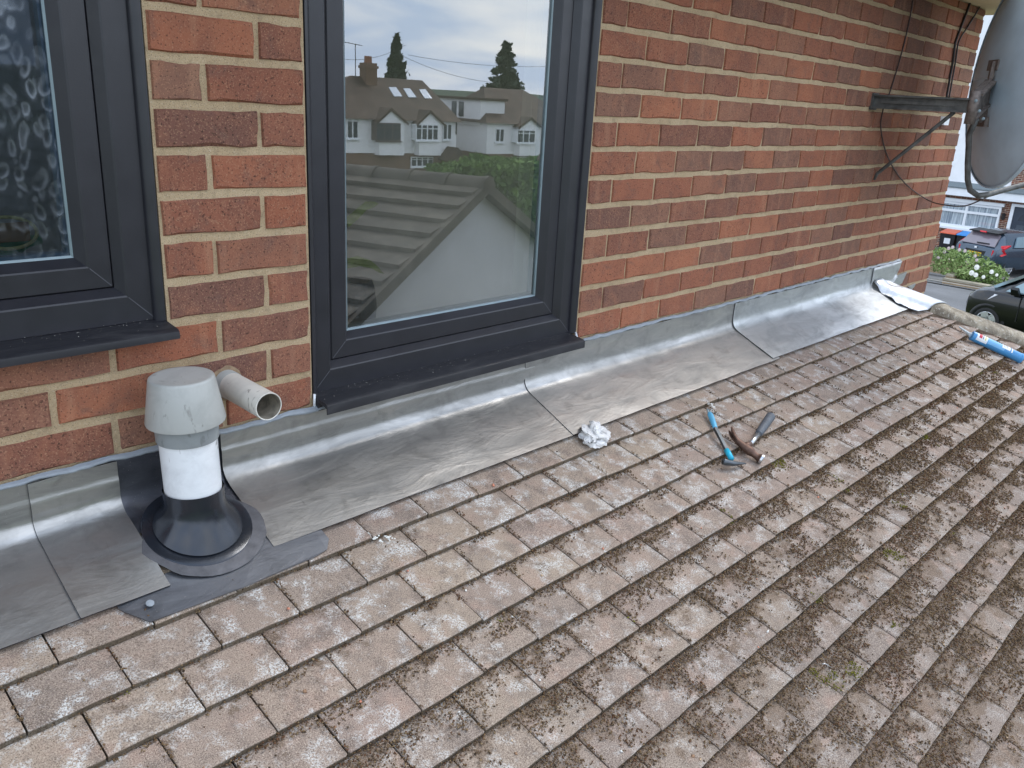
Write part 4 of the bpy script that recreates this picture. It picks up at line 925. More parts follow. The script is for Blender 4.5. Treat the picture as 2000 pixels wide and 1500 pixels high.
# wheelie bins
def bin_(label, yc, lidcol):
    b = thing('wheelie_bin', label, 'bin', 'wheelie bins by the house opposite'); x0 = 37.4; g = gz(x0, yc); w2, d2, H = .29, .36, .98
    mb = MB(); V = []
    for zz, k in ((.06, .82), (H, 1.0)):
        for sx, sy in ((-1,-1),(1,-1),(1,1),(-1,1)): V.append((x0+sx*d2*k, yc+sy*w2*k, g+zz))
    mb.add(V, [(0,3,2,1),(4,5,6,7),(0,1,5,4),(1,2,6,5),(2,3,7,6),(3,0,4,7)]); mb.build('bin_body', simple('black_bin_plastic', lin(30,31,36), .5), b)
    mb = MB(); mb.add([(x0-.42, yc-.31, g+H+.002), (x0+.40, yc-.31, g+H+.002), (x0+.40, yc+.31, g+H+.002), (x0-.42, yc+.31, g+H+.002), (x0-.40, yc-.30, g+H+.05), (x0+.38, yc-.30, g+H+.12), (x0+.38, yc+.30, g+H+.12), (x0-.40, yc+.30, g+H+.05)],
        [(0,3,2,1),(4,5,6,7),(0,1,5,4),(1,2,6,5),(2,3,7,6),(3,0,4,7)]); mb.build('lid', simple('lid_plastic', lin(*lidcol), .4), b)
    mb = MB(); mb.box((x0-.362, yc-.13, g+.58), (x0-.345, yc+.10, g+.80)); mb.build('sticker', M_UPVCW, b)
    for s_ in (-1, 1): mb = MB(); mb.lathe((x0+.3, yc+s_*.24, g+.1), (0, 1, 0), [(-.03, .1), (.03, .1)], 14); mb.build('wheel', M_RUBBER, b)
ybin = lambda u: atx(u, 452, 37.0)[1]
bin_('black wheelie bin with an orange lid by the house corner', ybin(1852), (214,96,62)); bin_('black wheelie bin with a bright blue lid next to the orange one', ybin(1886), (46,138,214))
# planter wall and rose bush
pw = thing('planter_wall', 'low buff brick planter wall with stone coping around the rose bush', 'garden wall'); M_BUFF = simple('buff_block', lin(168,146,118), .9, 0, .15, 4, .4, 20); M_COP = simple('stone_coping', lin(158,150,132), .9, 0, .15, 4)
px0 = 27.6; pg = gz(px0, 6); yp0 = atx(1838, 560, px0)[1]; yp1 = yp0-4.5; zp = atx(1838, 546, px0)[2]
for nm, a, b in (('front_wall', (px0, yp1, pg-.2), (px0+.22, yp0, zp)), ('side_wall', (px0+.222, yp0-.22, pg-.2), (px0+3.2, yp0, zp+.1)), ('back_wall', (px0+3.0, yp0+.002, pg-.2), (px0+3.2, yp0+3, zp+.15))):
    mb = MB(); mb.box(a, b); mb.build(nm, M_BUFF, pw)
    mb = MB(); mb.box((a[0]-.03, a[1]-.001, b[2]+.001), (b[0]+.03, b[1]+.001, b[2]+.06)); mb.build('coping', M_COP, pw)
mb = MB(); mb.box((px0+.225, yp1, pg-.2), (px0+3, yp0-.225, zp-.05)); tag(mb.build('planter_soil', M_SOIL), kind='structure')
def leaves(n, fn, size, name, mat, parent, seed=1):
    g_ = np.random.default_rng(seed); C = np.array([fn(g_) for _ in range(n)]); a = g_.normal(size=(n, 3)); a /= np.linalg.norm(a, axis=1)[:, None]; b = np.cross(a, g_.normal(size=(n, 3))); b /= np.linalg.norm(b, axis=1)[:, None]
    sz = size*g_.uniform(.6, 1.4, (n, 1)); V = np.stack([C-a*sz, C+b*sz*.5, C+a*sz, C-b*sz*.5], 1).reshape(-1, 3)
    me = bpy.data.meshes.new(name); me.from_pydata(V.tolist(), [], [(4*i, 4*i+1, 4*i+2, 4*i+3) for i in range(n)]); me.materials.append(mat); me.update(); return link(name, me, parent)
def foliage(name, cols, scale=2.5):
    t = NT(name); c = t.coord('Object'); t.p(Base_Color=t.ramp(t.noise(c, scale, 5, .7), [(.3, lin(*cols[0])), (.5, lin(*cols[1])), (.7, lin(*cols[2]))]), Roughness=.7, Specular_IOR_Level=.3); return t.m
M_ROSE = foliage('rose_leaves', ((84,106,58), (128,152,88), (172,190,128))); M_PETAL = simple('white_petals', lin(240,240,232), .7, 0, .05); M_PETP = simple('faded_pink_petals', lin(206,190,190), .8, 0, .1); M_TWIG = simple('woody_stem', lin(84,66,46), .9, 0, .2)
rb = thing('rose_bush', 'leafy rose bush with white blooms in the planter', 'shrub'); rc = atx(1880, 535, 28.6); rc[2] = zp
def rose_pt(g_):
    while True:
        p = g_.uniform(-1, 1, 3)
        if p@p < 1:
            k = fbm(p[0]*3+3, p[1]*3+p[2]*2)-.45
            if k > 0 or g_.random() < .2: return rc+np.array([p[0]*.8, p[1]*1.35+.05, .42+p[2]*.46+.16*p[1]-.10*abs(p[1])+.14*(fbm(p[1]*3, p[0]*3)-.5)])
leaves(3600, rose_pt, .05, 'leaf_mass', M_ROSE, rb, 4)
mb = MB()
for k in range(14): mb.tube([rc+np.array([random.uniform(-.2, .2), random.uniform(-.5, .5), -.1]), rc+np.array([random.uniform(-.6, .6), random.uniform(-1.0, 1.0), random.uniform(.45, .72)])], [.018, .006], 5)
mb.build('stem', M_TWIG, rb)
def bloom(u, v, X, r, mat):
    c = atx(u, v, X); mb = MB(); 
    for k in range(4):
        a0_ = k*1.3; P = [[c+np.array([-.03*k+.4*r*math.sin(bq)*math.cos(aq)*(1-.15*k), r*(1-.2*k)*math.cos(aq+a0_)*math.sin(bq), r*(1-.2*k)*math.sin(aq+a0_)*math.sin(bq)])*1.0 for bq in np.linspace(.1, 1.5, 4)] for aq in np.linspace(0, 5.2, 9)]
        mb.grid(np.array(P))
    mb.build('bloom', mat, rb, smooth=True)
for u, v, r in ((1908, 522, .085), (1898, 533, .085), (1906, 537, .075), (1937, 531, .07), (1921, 541, .06), (1947, 537, .05)): bloom(u, v, 27.75, r, M_PETAL)
for u, v in ((1853, 485), (1861, 483), (1845, 492), (1885, 490), (1833, 503), (1905, 500), (1908, 508), (1874, 488)): bloom(u, v, 28.2, .055, M_PETP)
# ------------------------------------------------------------------ cars
M_TYRE = simple('tyre_rubber', lin(34,34,36), .8, 0, .1, 20); M_ALLOY = simple('alloy_rim', lin(196,198,202), .3, .7, .06, 10); M_CGL = simple('car_glass', lin(128,150,160), .06, .55, .1, 2, spec=.9); M_CGLR = simple('rear_car_glass', lin(124,116,124), .08, 0, .08, 2, spec=.9)
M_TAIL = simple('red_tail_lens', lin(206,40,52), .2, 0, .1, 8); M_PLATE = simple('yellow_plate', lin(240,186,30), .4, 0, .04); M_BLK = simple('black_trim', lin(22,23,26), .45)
def paint(name, col, met=.4):
    t = NT(name); t.p(Base_Color=lin(*col), Roughness=.25, Metallic=met, Coat_Weight=.8, Coat_Roughness=.05); return t.m
def car(name, label, loc, az, L, W, H, stations, col, wheels, rimn, rimr, group='parked cars'):
    """local frame: +x forward, +y left, z up; stations (x, zlow, zbelt, zroof, wbelt, wroof)"""
    c = thing(name, label, 'car', group); g = loc[2]; f = np.array([math.sin(az), math.cos(az), 0]); l = np.array([-f[1], f[0], 0]); zz = np.array([0, 0, 1.0])
    Wd = lambda x, y, z: np.array(loc)+f*x+l*y+zz*z
    mt = paint(name+'_paint', col); body = []; green = []
    for (x, zl, zb, zr, wb, wr) in stations:
        row = []
        for sgn in (1,):
            pts = [(0, zl), (.55, zl), (.92, zl+.03), (.995, zl+.14), (1.0, (zl+zb)*.55), (.985, zb-.07), (.95, zb)]
            row = [Wd(x, wb*k, z) for k, z in pts]
            top = [(1.0, zb), (.97, zb+(zr-zb)*.55), (.90, zr-.05), (.72, zr-.012), (0, zr)] if zr > zb+.06 else [(.94, zb+.005), (.85, zb+(zr-zb)*.5+.01), (.6, zr), (.3, zr+.006), (0, zr+.008)]
            ww = [wb*.94+(wr-wb*.94)*t for t in (0, .55, .95, 1, 1)]
            row += [Wd(x, (w_*k if zr > zb+.06 else wb*k), z) for (k, z), w_ in zip(top, ww)]
        full = row+[np.array(loc)+(p-np.array(loc))-2*l*((p-np.array(loc))@l) for p in row[::-1]]
        body.append(full)
    mb = MB(); mb.grid(np.array(body)); n = len(body[0]); mb.add(body[0], [tuple(range(n))]); mb.add(body[-1], [tuple(range(n-1, -1, -1))])
    mb.build('body', mt, c, smooth=True, angle=35)
    for x, r in wheels:
        for s_ in (1, -1):
            ax = l*s_; wc = Wd(x, s_*(W/2-.20), r)
            mb = MB(); mb.lathe(wc, ax, [(0, r*.9), (.01, r*.98), (.04, r), (.17, r), (.195, r*.97), (.205, r*.90), (.20, rimr+.01), (.17, rimr)], 36); wh = mb.build('tyre', M_TYRE, c, angle=40)
            mb = MB(); mb.lathe(wc, ax, [(.17, rimr), (.20, rimr*1.01), (.203, rimr*.95), (.185, rimr*.90)], 36, capends=(True, False)); mb.lathe(wc, ax, [(.18, .03), (.207, .055), (.208, .001)], 16)
            for k in range(rimn):
                a = 2*math.pi*k/rimn; d = math.cos(a)*f+math.sin(a)*zz; tt = np.cross(ax, d); mb.obox(wc+ax*.193+d*rimr*.52, d*rimr*.44, tt*(.028 if rimn > 6 else .075), ax*.010)
            mb.build('rim', M_ALLOY, wh)
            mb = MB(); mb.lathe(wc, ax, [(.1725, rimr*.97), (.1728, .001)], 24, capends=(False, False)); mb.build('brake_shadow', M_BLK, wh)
            P = [[Wd(x+math.cos(a)*(r+.035+q), s_*(W/2-.03+e), max(.2, r+math.sin(a)*(r+.035+q))) for q, e in ((-.03, .0), (.0, .018), (.045, .020), (.06, .0))] for a in np.linspace(-.15, math.pi+.15, 22)]
            mb = MB(); mb.grid(np.array(P)); mb.build('wheel_arch', M_BLK, c, smooth=True)
    def patch(nm, pts, mat, th=.012, smooth=False):     # polygon in local coordinates, given a little depth
        q = [Wd(*p) for p in pts]; nrm = np.cross(q[1]-q[0], q[2]-q[0]); nrm /= np.linalg.norm(nrm); ctr = np.mean(q, axis=0)
        if nrm@(ctr-Wd(0, 0, H*.45)) < 0: nrm = -nrm
        k = len(q); mb = MB(); mb.add([p+nrm*th for p in q]+[p-nrm*.02 for p in q], [tuple(range(k)), tuple(range(2*k-1, k-1, -1))]+[(i, (i+1) % k, (i+1) % k+k, i+k) for i in range(k)]); return mb.build(nm, mat, c)
    return c, patch, Wd
# blue-grey crossover, rear towards us, nose turned right
azj = R_(111); wp = roofp(0, 0)*0+np.array(0.0); D = ray(1963, 543); gzz = gz(34, 6.2); q = CAM+D*((gzz-CAM[2])/D[2])
f_ = np.array([math.sin(azj), math.cos(azj), 0]); l_ = np.array([-f_[1], f_[0], 0]); base = q-f_*(-1.25)-l_*(-.86); base[2] = gzz
SJ = [(-2.02, .42, .70, .74, .72, .6), (-1.98, .30, .98, 1.02, .84, .62), (-1.86, .26, 1.06, 1.14, .87, .62), (-1.55, .24, 1.06, 1.46, .885, .58), (-1.30, .24, 1.05, 1.56, .90, .58), (-.4, .24, 1.02, 1.60, .885, .60), (.3, .24, .99, 1.58, .885, .60), (.65, .24, .98, 1.40, .885, .60), (1.05, .24, 1.0, 1.06, .885, .7), (1.6, .24, .94, 1.0, .87, .6), (1.95, .28, .82, .86, .80, .6), (2.08, .40, .62, .64, .66, .5)]
cj, pj, WJ = car('crossover_car', 'blue grey crossover parked on the drive with red tail lights', base, azj, 4.1, 1.77, 1.6, SJ, (56,74,92), ((-1.25, .34), (1.28, .34)), 10, .235)
pj('rear_window', [(-1.93, .66, 1.08), (-1.93, -.66, 1.08), (-1.60, -.57, 1.47), (-1.56, -.30, 1.50), (-1.56, .30, 1.50), (-1.60, .57, 1.47)], M_CGLR, .03)
pj('spoiler', [(-1.78, .58, 1.53), (-1.78, -.58, 1.53), (-1.3, -.56, 1.59), (-1.3, .56, 1.59)], M_BLK, .02)
pj('high_brake_light', [(-1.80, .12, 1.52), (-1.80, -.12, 1.52), (-1.78, -.12, 1.565), (-1.78, .12, 1.565)], M_TAIL, .03)
for s_ in (1, -1):
    pj('tail_light', [(-1.86, s_*.62, 1.02), (-1.70, s_*.90, 1.04), (-1.42, s_*.915, 1.16), (-1.66, s_*.74, 1.12)], M_TAIL, .03)
    pj('tail_light', [(-2.0, s_*.64, .80), (-2.0, s_*.66, .98), (-1.72, s_*.90, 1.02), (-1.55, s_*.905, .86), (-1.78, s_*.89, .80)], M_TAIL, .03)
    pj('side_window', [(-1.15, s_*.86, 1.08), (-.35, s_*.84, 1.06), (-.35, s_*.68, 1.45), (-.85, s_*.68, 1.42)], M_CGL, .03); pj('side_window', [(-.28, s_*.84, 1.06), (.72, s_*.82, 1.03), (.45, s_*.68, 1.42), (-.28, s_*.68, 1.46)], M_CGL, .03)
pj('plate_recess', [(-2.01, .36, .66), (-2.01, -.36, .66), (-2.0, -.40, .90), (-2.0, .40, .90)], M_BLK, .012)
pj('number_plate', [(-2.02, .27, .70), (-2.02, -.27, .70), (-2.02, -.27, .83), (-2.02, .27, .83)], M_PLATE, .022)
pj('badge', [(-2.0, .05, .96), (-2.0, -.05, .96), (-1.99, -.05, 1.02), (-1.99, .05, 1.02)], M_STEEL, .03)
pj('wiper', [(-1.915, .05, 1.13), (-1.90, -.42, 1.15), (-1.89, -.42, 1.17), (-1.905, .05, 1.16)], M_BLK, .05)
pj('bumper', [(-2.0, .70, .40), (-2.0, -.70, .40), (-1.99, -.74, .60), (-1.99, .74, .60)], M_BLK, .02)
def text_on(parent, s, Wf, x, yc, zc, h, mat):
    cu_ = bpy.data.curves.new('t', 'FONT'); cu_.body = s; cu_.size = h*1.35; cu_.align_x = 'CENTER'; cu_.align_y = 'CENTER'; cu_.extrude = .001
    to = bpy.data.objects.new('t', cu_); COL.objects.link(to); dg = bpy.context.evaluated_depsgraph_get(); me = bpy.data.meshes.new_from_object(to.evaluated_get(dg)); bpy.data.objects.remove(to, do_unlink=True)
    me.name = 'plate_lettering'; me.materials.clear(); me.materials.append(mat)
    for v_ in me.vertices: v_.co = Vector(Wf(x-v_.co.z, yc-v_.co.x, zc+v_.co.y))
    return link('plate_lettering', me, parent)
text_on(cj, 'EU13UUN', WJ, -2.046, 0, .765, .085, M_BLK)
# black hatchback nearer to us, nose towards the far left
D = ray(1932, 624); q = CAM+D*(18.3); gq = q[2]-.29; azb = R_(8)
f_ = np.array([math.sin(azb), math.cos(azb), 0]); l_ = np.array([-f_[1], f_[0], 0]); base = q-f_*1.12-l_*(.62); base[2] = gq
SB = [(-1.72, .4, .66, .70, .62, .5), (-1.68, .28, .95, 1.0, .78, .5), (-1.5, .24, .98, 1.25, .81, .56), (-1.1, .22, .97, 1.43, .82, .56), (-.3, .22, .95, 1.47, .82, .57), (.35, .22, .94, 1.45, .82, .57), (.68, .22, .94, 1.33, .82, .56), (1.0, .22, .94, 1.13, .81, .56), (1.22, .22, .93, .985, .80, .6), (1.45, .23, .88, .93, .78, .6), (1.62, .28, .76, .80, .70, .5), (1.72, .40, .60, .62, .52, .4)]
cb, pb_, WB_ = car('hatchback_car', 'shiny black hatchback with white wheel covers parked nearest on the street', base, azb, 3.44, 1.64, 1.47, SB, (12,13,17), ((-1.18, .285), (1.12, .285)), 5, .20)
for s_ in (1, -1):
    pb_('side_window', [(-.95, s_*.79, 1.0), (.86, s_*.785, .98), (.42, s_*.64, 1.34), (-.8, s_*.64, 1.34)], M_CGL, .025)
    pb_('headlight', [(1.22, s_*.765, .70), (1.63, s_*.62, .68), (1.50, s_*.62, .84), (.98, s_*.79, .88)], M_ALLOY, .03)
    pb_('door_mirror', [(.55, s_*.84, .98), (.72, s_*.84, .98), (.70, s_*.98, 1.12), (.56, s_*.98, 1.12)], M_BLK, .05)
    pb_('door_seam', [(.52, s_*.825, .40), (.535, s_*.825, .40), (.535, s_*.822, .92), (.52, s_*.822, .92)], M_BLK, .012)
pb_('windscreen', [(1.15, .66, 1.0), (1.15, -.66, 1.0), (.54, -.53, 1.40), (.54, .53, 1.40)], M_CGL, .04)
# ------------------------------------------------------------------ behind the camera: what the clear window mirrors
FA = R_(8); FU = np.array([math.cos(FA), math.sin(FA), 0]); FN = np.array([-math.sin(FA), math.cos(FA), 0]); F0 = CM2+rray(670, 265)*61.8
def cp(cx, cy): return 650+cx/4.411, 50+cy/4.411       # enlarged-view reading to photo position
def fa(cx, cy, back=0.0):                                # -> (a along facade, z) on a plane 'back' metres behind the facade
    u, v = cp(cx, cy); p = refl(u, v, F0-FN*back, FN); return (p-F0)@FU, p[2]
def FW(a, b, z): return F0*np.array([1, 1, 0])+FU*a-FN*b+np.array([0, 0, z])
ZE = fa(600, 815)[1]; ZBAND = fa(600, 1100)[1]; ZGR = ZE-5.1
M_RTILE = foliage('old_roof_tiles', ((62,52,45), (82,68,57), (102,85,71)), 1.2); M_FRAME = simple('dark_window_frame', lin(96,84,80), .5); M_BRFAR = simple('far_brown_brick', lin(122,98,80), .9, 0, .15, 2)
def fbox(nm, par, mat, a0, a1, b0, b1, z0, z1, top=None):
    mb = MB(); V = [FW(a, b, z) for z in (z0, z1) for a, b in ((a0, b0), (a1, b0), (a1, b1), (a0, b1))]
    mb.add(V, [(0,3,2,1),(4,5,6,7),(0,1,5,4),(1,2,6,5),(2,3,7,6),(3,0,4,7)]); return mb.build(nm, mat, par)
def hiproof(par, a0, a1, dep, ra0, ra1, zr, ov=.35):
    e0, e1, b0, b1 = a0-ov, a1+ov, -ov, dep+ov; rb = dep/2; mb = MB()
    V = [FW(e0, b0, ZE), FW(e1, b0, ZE), FW(e1, b1, ZE), FW(e0, b1, ZE), FW(ra0, rb, zr), FW(ra1, rb, zr)]
    mb.add(V, [(0,1,5,4),(1,2,5),(2,3,4,5),(3,0,4),(0,3,2,1)]); return mb.build('roof', M_RTILE, par)
def roof_z(b, dep, zr, ov=.35): return ZE+(b+ov)/(dep/2+ov)*(zr-ZE)
def fwin(par, cx0, cx1, cy0, cy1, nv, nh=1, mat=None, b=-.02):
    a0, z1 = fa(cx0, cy0); a1, z0 = fa(cx1, cy1); mat = mat or M_UPVCW
    w_ = fbox('window', par, mat, a0, a1, b-.05, .1, z0, z1); k = (a1-a0)/nv; zz = [z0+.08, z0+(z1-z0)*.70, z0+(z1-z0)*.76, z1-.08] if nh == 2 else [z0+.08, z1-.08]
    for i in range(nv):
        for j in range(0, len(zz), 2): fbox('pane', w_, M_FARGL, a0+k*i+.06, a0+k*(i+1)-.06, b-.065, b-.052, zz[j], zz[j+1])
    fbox('sill', w_, mat, a0-.1, a1+.1, b-.14, b-.051, z0-.1, z0-.001)
def gablet(par, cxa, cya, cx0, cx1, cyb, proj_=.7):
    a, za = fa(cxa, cya); a0, zb = fa(cx0, cyb); a1, _ = fa(cx1, cyb); mb = MB()
    mb.add([FW(a0+.15, -proj_, zb), FW(a1-.15, -proj_, zb), FW(a, -proj_, za-.18)], [(0, 1, 2)]); mb.build('gable_face', M_WHITE, par)
    mb = MB(); 
    mb.add([FW(a0-.15, -proj_-.15, zb-.1), FW(a, -proj_-.15, za), FW(a, 4.0, za), FW(a0-.15, 4.0, zb-.1)], [(0, 1, 2, 3)]); mb.add([FW(a1+.15, -proj_-.15, zb-.1), FW(a, -proj_-.15, za), FW(a, 4.0, za), FW(a1+.15, 4.0, zb-.1)], [(0, 1, 2, 3)])
    for q0, q1 in ((a0-.15, a), (a1+.15, a)):
        z0_, z1_ = zb-.1, za; mb.add([FW(q0, -proj_-.15, z0_), FW(q1, -proj_-.15, z1_), FW(q1, -proj_-.15, z1_-.2), FW(q0, -proj_-.15, z0_-.2)], [(0, 1, 2, 3)])
    mb.build('gable_roof', M_RTILE, par)
    fbox('bay', par, M_WHITE, a0+.15, a1-.15, -proj_, .0, ZBAND-.1, zb)
# left pair of houses
hA = thing('semi_detached_house', 'mirrored white semi-detached pair with skylights and a chimney, left in the window glass', 'house', 'houses mirrored in the window')
aL = fa(-420, 900)[0]; aR = fa(1065, 900)[0]; DEP = 8.5; rl, zr = fa(150, 430, 4.25); rr_, _ = fa(770, 470, 4.25)
fbox('upper_wall', hA, M_WHITE, aL, aR, 0, DEP, ZBAND, ZE); fbox('brick_base', hA, M_BRFAR, aL+.05, aR-.05, .05, DEP, ZGR-1.5, ZBAND)
hiproof(hA, aL, aR, DEP, rl, rr_, zr)
gablet(hA, 460, 705, 345, 590, 815); gablet(hA, 795, 725, 690, 910, 830)
fwin(hA, 120, 215, 815, 975, 2); fwin(hA, 332, 540, 830, 988, 3, 2, M_FRAME, -.72); fwin(hA, 675, 860, 842, 985, 4, 2, None, -.72); fwin(hA, 948, 1018, 845, 985, 2); fwin(hA, 672, 860, 1130, 1215, 4, 2, None, -.02)
for q in ((482, 545, 530, 608), (608, 665, 540, 616), (745, 800, 548, 625)):
    cx0, cx1, cy0, cy1 = q; P = []
    for (cx, cy) in ((cx0, cy0), (cx1, cy0), (cx1+55, cy1), (cx0+48, cy1)):
        u, v = cp(cx, cy); n_ = np.cross(FU, -FN*(DEP/2+.35)+np.array([0, 0, zr-ZE])); n_ /= np.linalg.norm(n_); n_ = n_ if n_[2] > 0 else -n_
        P.append(refl(u, v, FW(0, -.35, ZE)+n_*.06, n_)+n_*.0)
    mb = MB(); P2 = [p-n_*.1 for p in P]; mb.add(P+P2, [(0, 1, 2, 3)]+[(i, (i+1) % 4, (i+1) % 4+4, i+4) for i in range(4)]); mb.build('skylight', simple('bright_skylight', lin(214,222,230), .1, 0, .05), hA)
c0, z1 = fa(262, 318, 3.8); c1, z0 = fa(355, 470, 3.8)
ch = fbox('chimney', hA, M_BRFAR, c0, c1, 3.3, 4.4, z0-.6, z1)
fbox('chimney_cap', ch, M_BRFAR, c0-.08, c1+.08, 3.22, 4.48, z1-.4, z1-.2)
for k in range(3): mb = MB(); mb.lathe(FW(c0+.3+(c1-c0-.6)*k/2, 3.9, z1), (0, 0, 1), [(0, .16), (.5, .13)], 10); mb.build('chimney_pot', simple('clay_pot', lin(150,104,80), .9), ch)
an = thing('roof_aerial', 'thin mirrored TV aerial beside the chimney pots', 'aerial'); a_, zb_ = fa(195, 335, 4); _, zt_ = fa(180, 155, 4)
mb = MB(); mb.tube([FW(a_, 4, zb_-1.6), FW(a_, 4, zt_)], .035, 6); mb.build('pole', M_CABLE, an)
mb = MB(); mb.bar(FW(a_-1.4, 4, zt_+.1), FW(a_+.6, 4, zt_-.1), .04, .04); [mb.bar(FW(a_-1.3+.3*k, 3.7, zt_+.09-.03*k), FW(a_-1.3+.3*k, 4.3, zt_+.09-.03*k), .02, .02) for k in range(6)]; mb.build('array', M_CABLE, an)
fbox('downpipe', hA, M_CABLE, fa(588, 900)[0], fa(598, 900)[0], -.12, -.02, ZBAND, ZE)
fbox('downpipe', hA, M_CABLE, fa(1066, 900)[0]-.1, fa(1072, 900)[0]-.1, -.12, -.02, ZBAND+1.5, ZE)
po = fbox('porch', hA, M_BRFAR, fa(930, 1100)[0], fa(1030, 1100)[0], -1.4, 0, ZGR-1, fa(980, 1140)[1])
pa0, pz0 = fa(905, 1150); pa1, _ = fa(1060, 1150); pam, pzt = fa(985, 1038)
mb = MB(); mb.add([FW(pa0, -1.6, pz0), FW(pa1, -1.6, pz0), FW(pam, -1.6, pzt), FW(pam, 0, pzt), FW(pa0, 0, pz0), FW(pa1, 0, pz0)], [(0, 1, 2), (0, 2, 3, 4), (1, 5, 3, 2)]); mb.build('porch_roof', M_RTILE, po)
# right house
hB = thing('detached_house', 'mirrored white house with a side dormer, right in the window glass', 'house', 'houses mirrored in the window')
bL = fa(1330, 900)[0]; bR = fa(2150, 900)[0]; rl2, zr2 = fa(1165, 523, 4.25); rr2, _ = fa(1640, 560, 4.25)
fbox('upper_wall', hB, M_WHITE, bL, bR, 0, DEP, ZBAND, ZE); fbox('brick_base', hB, M_BRFAR, bL+.05, bR-.05, .05, DEP, ZGR-1.5, ZBAND)
hiproof(hB, bL, bR, DEP, bL+2.6, rr2, zr2)
gablet(hB, 1660, 785, 1560, 1755, 860); fwin(hB, 1402, 1468, 885, 1005, 2); fwin(hB, 1545, 1690, 890, 1008, 3, 2, None, -.72); fwin(hB, 1540, 1682, 1130, 1245, 3, 2, None, -.02)
dz1 = ZE+1.75
dm = fbox('dormer', hB, M_WHITE, bL-.12, bL+2.4, .9, 7.0, ZE-.25, dz1)
fbox('dormer_roof', dm, M_RTILE, bL-.35, bL+2.6, .7, 7.2, dz1+.001, dz1+.2)
for bb in (3.3, 4.4): fbox('dormer_window', dm, M_FARGL, bL-.16, bL-.121, bb, bb+.7, ZE+.35, dz1-.2)
# conifers
M_CON = foliage('conifer_needles', ((40,52,40), (58,72,54), (80,92,70)), .8)
def conifer(label, cx, cytop, cyb, halfw, back, seed):
    t_ = thing('conifer_tree', label, 'tree', 'conifers mirrored in the window'); a, zt = fa(cx, cytop, back); a2, zb = fa(cx+halfw, cyb, back); hw = a2-a; zb = zb-3
    g_ = np.random.default_rng(seed); br = []
    for k in range(210):
        t = g_.random()**.7; an_ = g_.uniform(0, 6.283); br.append((t, an_, hw*(.10+.95*t)*g_.uniform(.55, 1.12)))
    def pt(g2):
        t, an_, L_2 = br[g2.integers(len(br))]; f = g2.random()**.6; r = L_2*f; sp_ = .10+.22*r*(1-f*.4)
        return FW(a+r*math.cos(an_)+g2.normal()*sp_*.5, back+r*math.sin(an_)+g2.normal()*sp_*.5, zt+.3+(zb-zt)*t+.10*r-.16*r*f+g2.normal()*.12)
    leaves(8000, pt, .26, 'crown', M_CON, t_, seed); mb = MB(); mb.tube([FW(a, back, ZGR-1), FW(a, back, zt-.4)], [.35, .04], 8); mb.build('trunk', M_TWIG, t_)
conifer('mirrored dark conifer behind the chimney of the white houses', 548, 118, 470, 125, 22, 5); conifer('mirrored broad dark conifer behind the right house roof', 1492, 172, 600, 190, 20, 9)
for k, (p, q) in enumerate((((640, 280), (1340, 485)), ((700, 262), (1840, 352)), ((60, 285), (520, 222)))):
    pa, za = fa(*p, -14); pb2, zb2 = fa(*q, -14); mb = MB(); mb.tube([FW(pa+(pb2-pa)*t, -14, za+(zb2-za)*t-.5*4*t*(1-t)*.4) for t in np.linspace(-.04, 1.25 if k else 1.0, 14)], .011, 5)
    tag(mb.build('overhead_wire', M_CABLE), ('mirrored overhead wire sloping down to the right conifer', 'mirrored overhead wire crossing high over the right house', 'mirrored overhead wire at the chimney')[k], 'wire')
# gabled outbuilding close behind the camera
gb = thing('gabled_outbuilding', 'mirrored white gable with mossy tiled roof low in the window glass', 'outbuilding'); PN = (0, 1, 0)
GYW = R_(21); GX = np.array([math.cos(GYW), -math.sin(GYW), 0]); GRD = np.array([-math.sin(GYW), -math.cos(GYW), 0]); GP = CM2+rray(930, 372)*8.3
def gl_(u, v): p = refl(u, v, GP, -GRD); return (p-GP)@GX, p[2]
def GW(a, r, z): return np.array([GP[0], GP[1], 0])+GX*a+GRD*r+np.array([0, 0, z])
az_ = gl_(930, 372)[1]; la, lz = gl_(740, 560); ra, rz = gl_(1045, 468); sl_ = (az_-lz)/-la; sr_ = (az_-rz)/ra; print('gable', az_, la, sl_, ra, sr_)
XW = 2.3; mb = MB(); mb.add([GW(-XW, 0, -6), GW(XW, 0, -6), GW(XW, 0, az_-XW*sr_), GW(0, 0, az_), GW(-XW, 0, az_-XW*sl_)], [(0, 1, 2, 3, 4)]); mb.build('gable_wall', simple('grey_white_render', lin(198,200,204), .85, 0, .05, 2), gb)
M_OLDT = foliage('mossy_old_tiles', ((56,51,44), (82,76,66), (110,103,91)), 5)
nC = 9
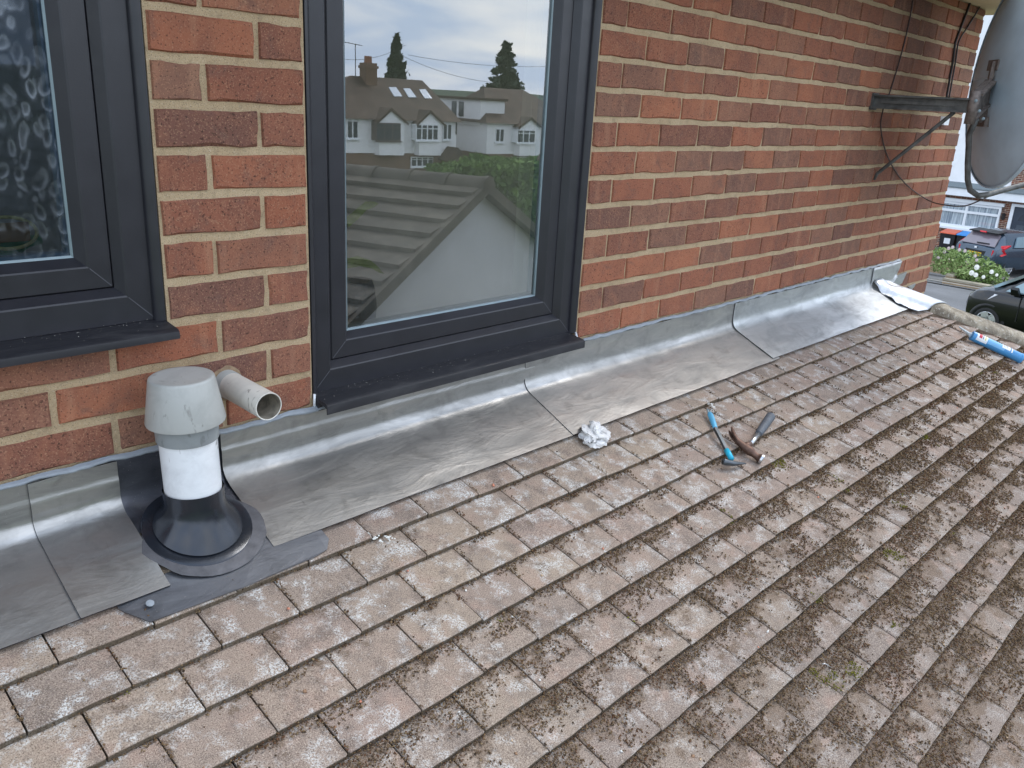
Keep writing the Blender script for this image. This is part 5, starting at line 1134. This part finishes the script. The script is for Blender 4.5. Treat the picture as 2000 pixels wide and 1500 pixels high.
for side, sl2 in ((-1, sl_), (1, sr_)):
    run = (XW+.15)/nC
    for k in range(nC):
        x0 = side*run*k; x1 = side*run*(k+1.12); z0 = az_+.09-run*k*sl2-.02; z1 = az_+.09-run*(k+1.12)*sl2+.03; mb = MB()
        P = np.array([[GW(x0, r, z0+.012*(fbm(r*3, k)-.5)), GW(x1, r, z1+.016*(fbm(r*4, k+5)-.5)), GW(x1, r, z1-.04), GW(x0, r, z0-.05)] for r in np.linspace(-.10, 9, 30)]); mb.grid(P); mb.add([P[0][i_] for i_ in range(4)], [(0, 1, 2, 3)]); mb.build('tile_course', M_OLDT, gb)
    mb = MB(); mb.bar(GW(side*.02, -.10, az_+.03), GW(side*(XW+.2), -.10, az_+.03-(XW+.2)*sl2), .08, .10); mb.build('verge', M_OLDT, gb)
for k in range(20):
    r0 = -.14+k*.42; mb = MB(); n_ = 12
    P = [[GW(.145*math.cos(a)*(1.0 if e else 1.06), r, az_-.01+.15*math.sin(a)*(1.0 if e else 1.06)) for a in np.linspace(0, math.pi, n_)] for e, r in ((0, r0), (0, r0+.05), (1, r0+.06), (1, r0+.415))]
    mb.grid(np.array(P)); mb.add(P[0], [tuple(range(n_))]); mb.build('ridge_tile', M_OLDT, gb, angle=50)
# hedge beyond the outbuilding
hg = thing('hedge', 'mirrored bright green hedge behind the outbuilding gable', 'hedge'); hp0 = refl(925, 330, (0, -17, 0), PN); hp1 = refl(1085, 318, (0, -17, 0), PN); zb_ = -6.3
def hpt(g_):
    f = g_.random(); x = hp0[0]+(hp1[0]-hp0[0])*f; d = g_.random()*2.2; top_ = hp0[2]+(hp1[2]-hp0[2])*f+.5*(fbm(x*.9, d)-.5)
    if g_.random() < .45: return np.array([x, -17-d, top_-.15*g_.random()])
    return np.array([x, -17+.25*g_.random()-.3, zb_+(top_-zb_)*g_.random()])
leaves(9000, hpt, .13, 'leaf_mass', foliage('hedge_leaves', ((58,84,34), (88,118,50), (120,146,70)), 1.5), hg, 6)
mb = MB(); mb.box((hp0[0], -19, zb_-.5), (hp1[0], -17.25, hp0[2]-.3)); mb.build('hedge_core', simple('hedge_core', lin(40,56,26), .95), hg)
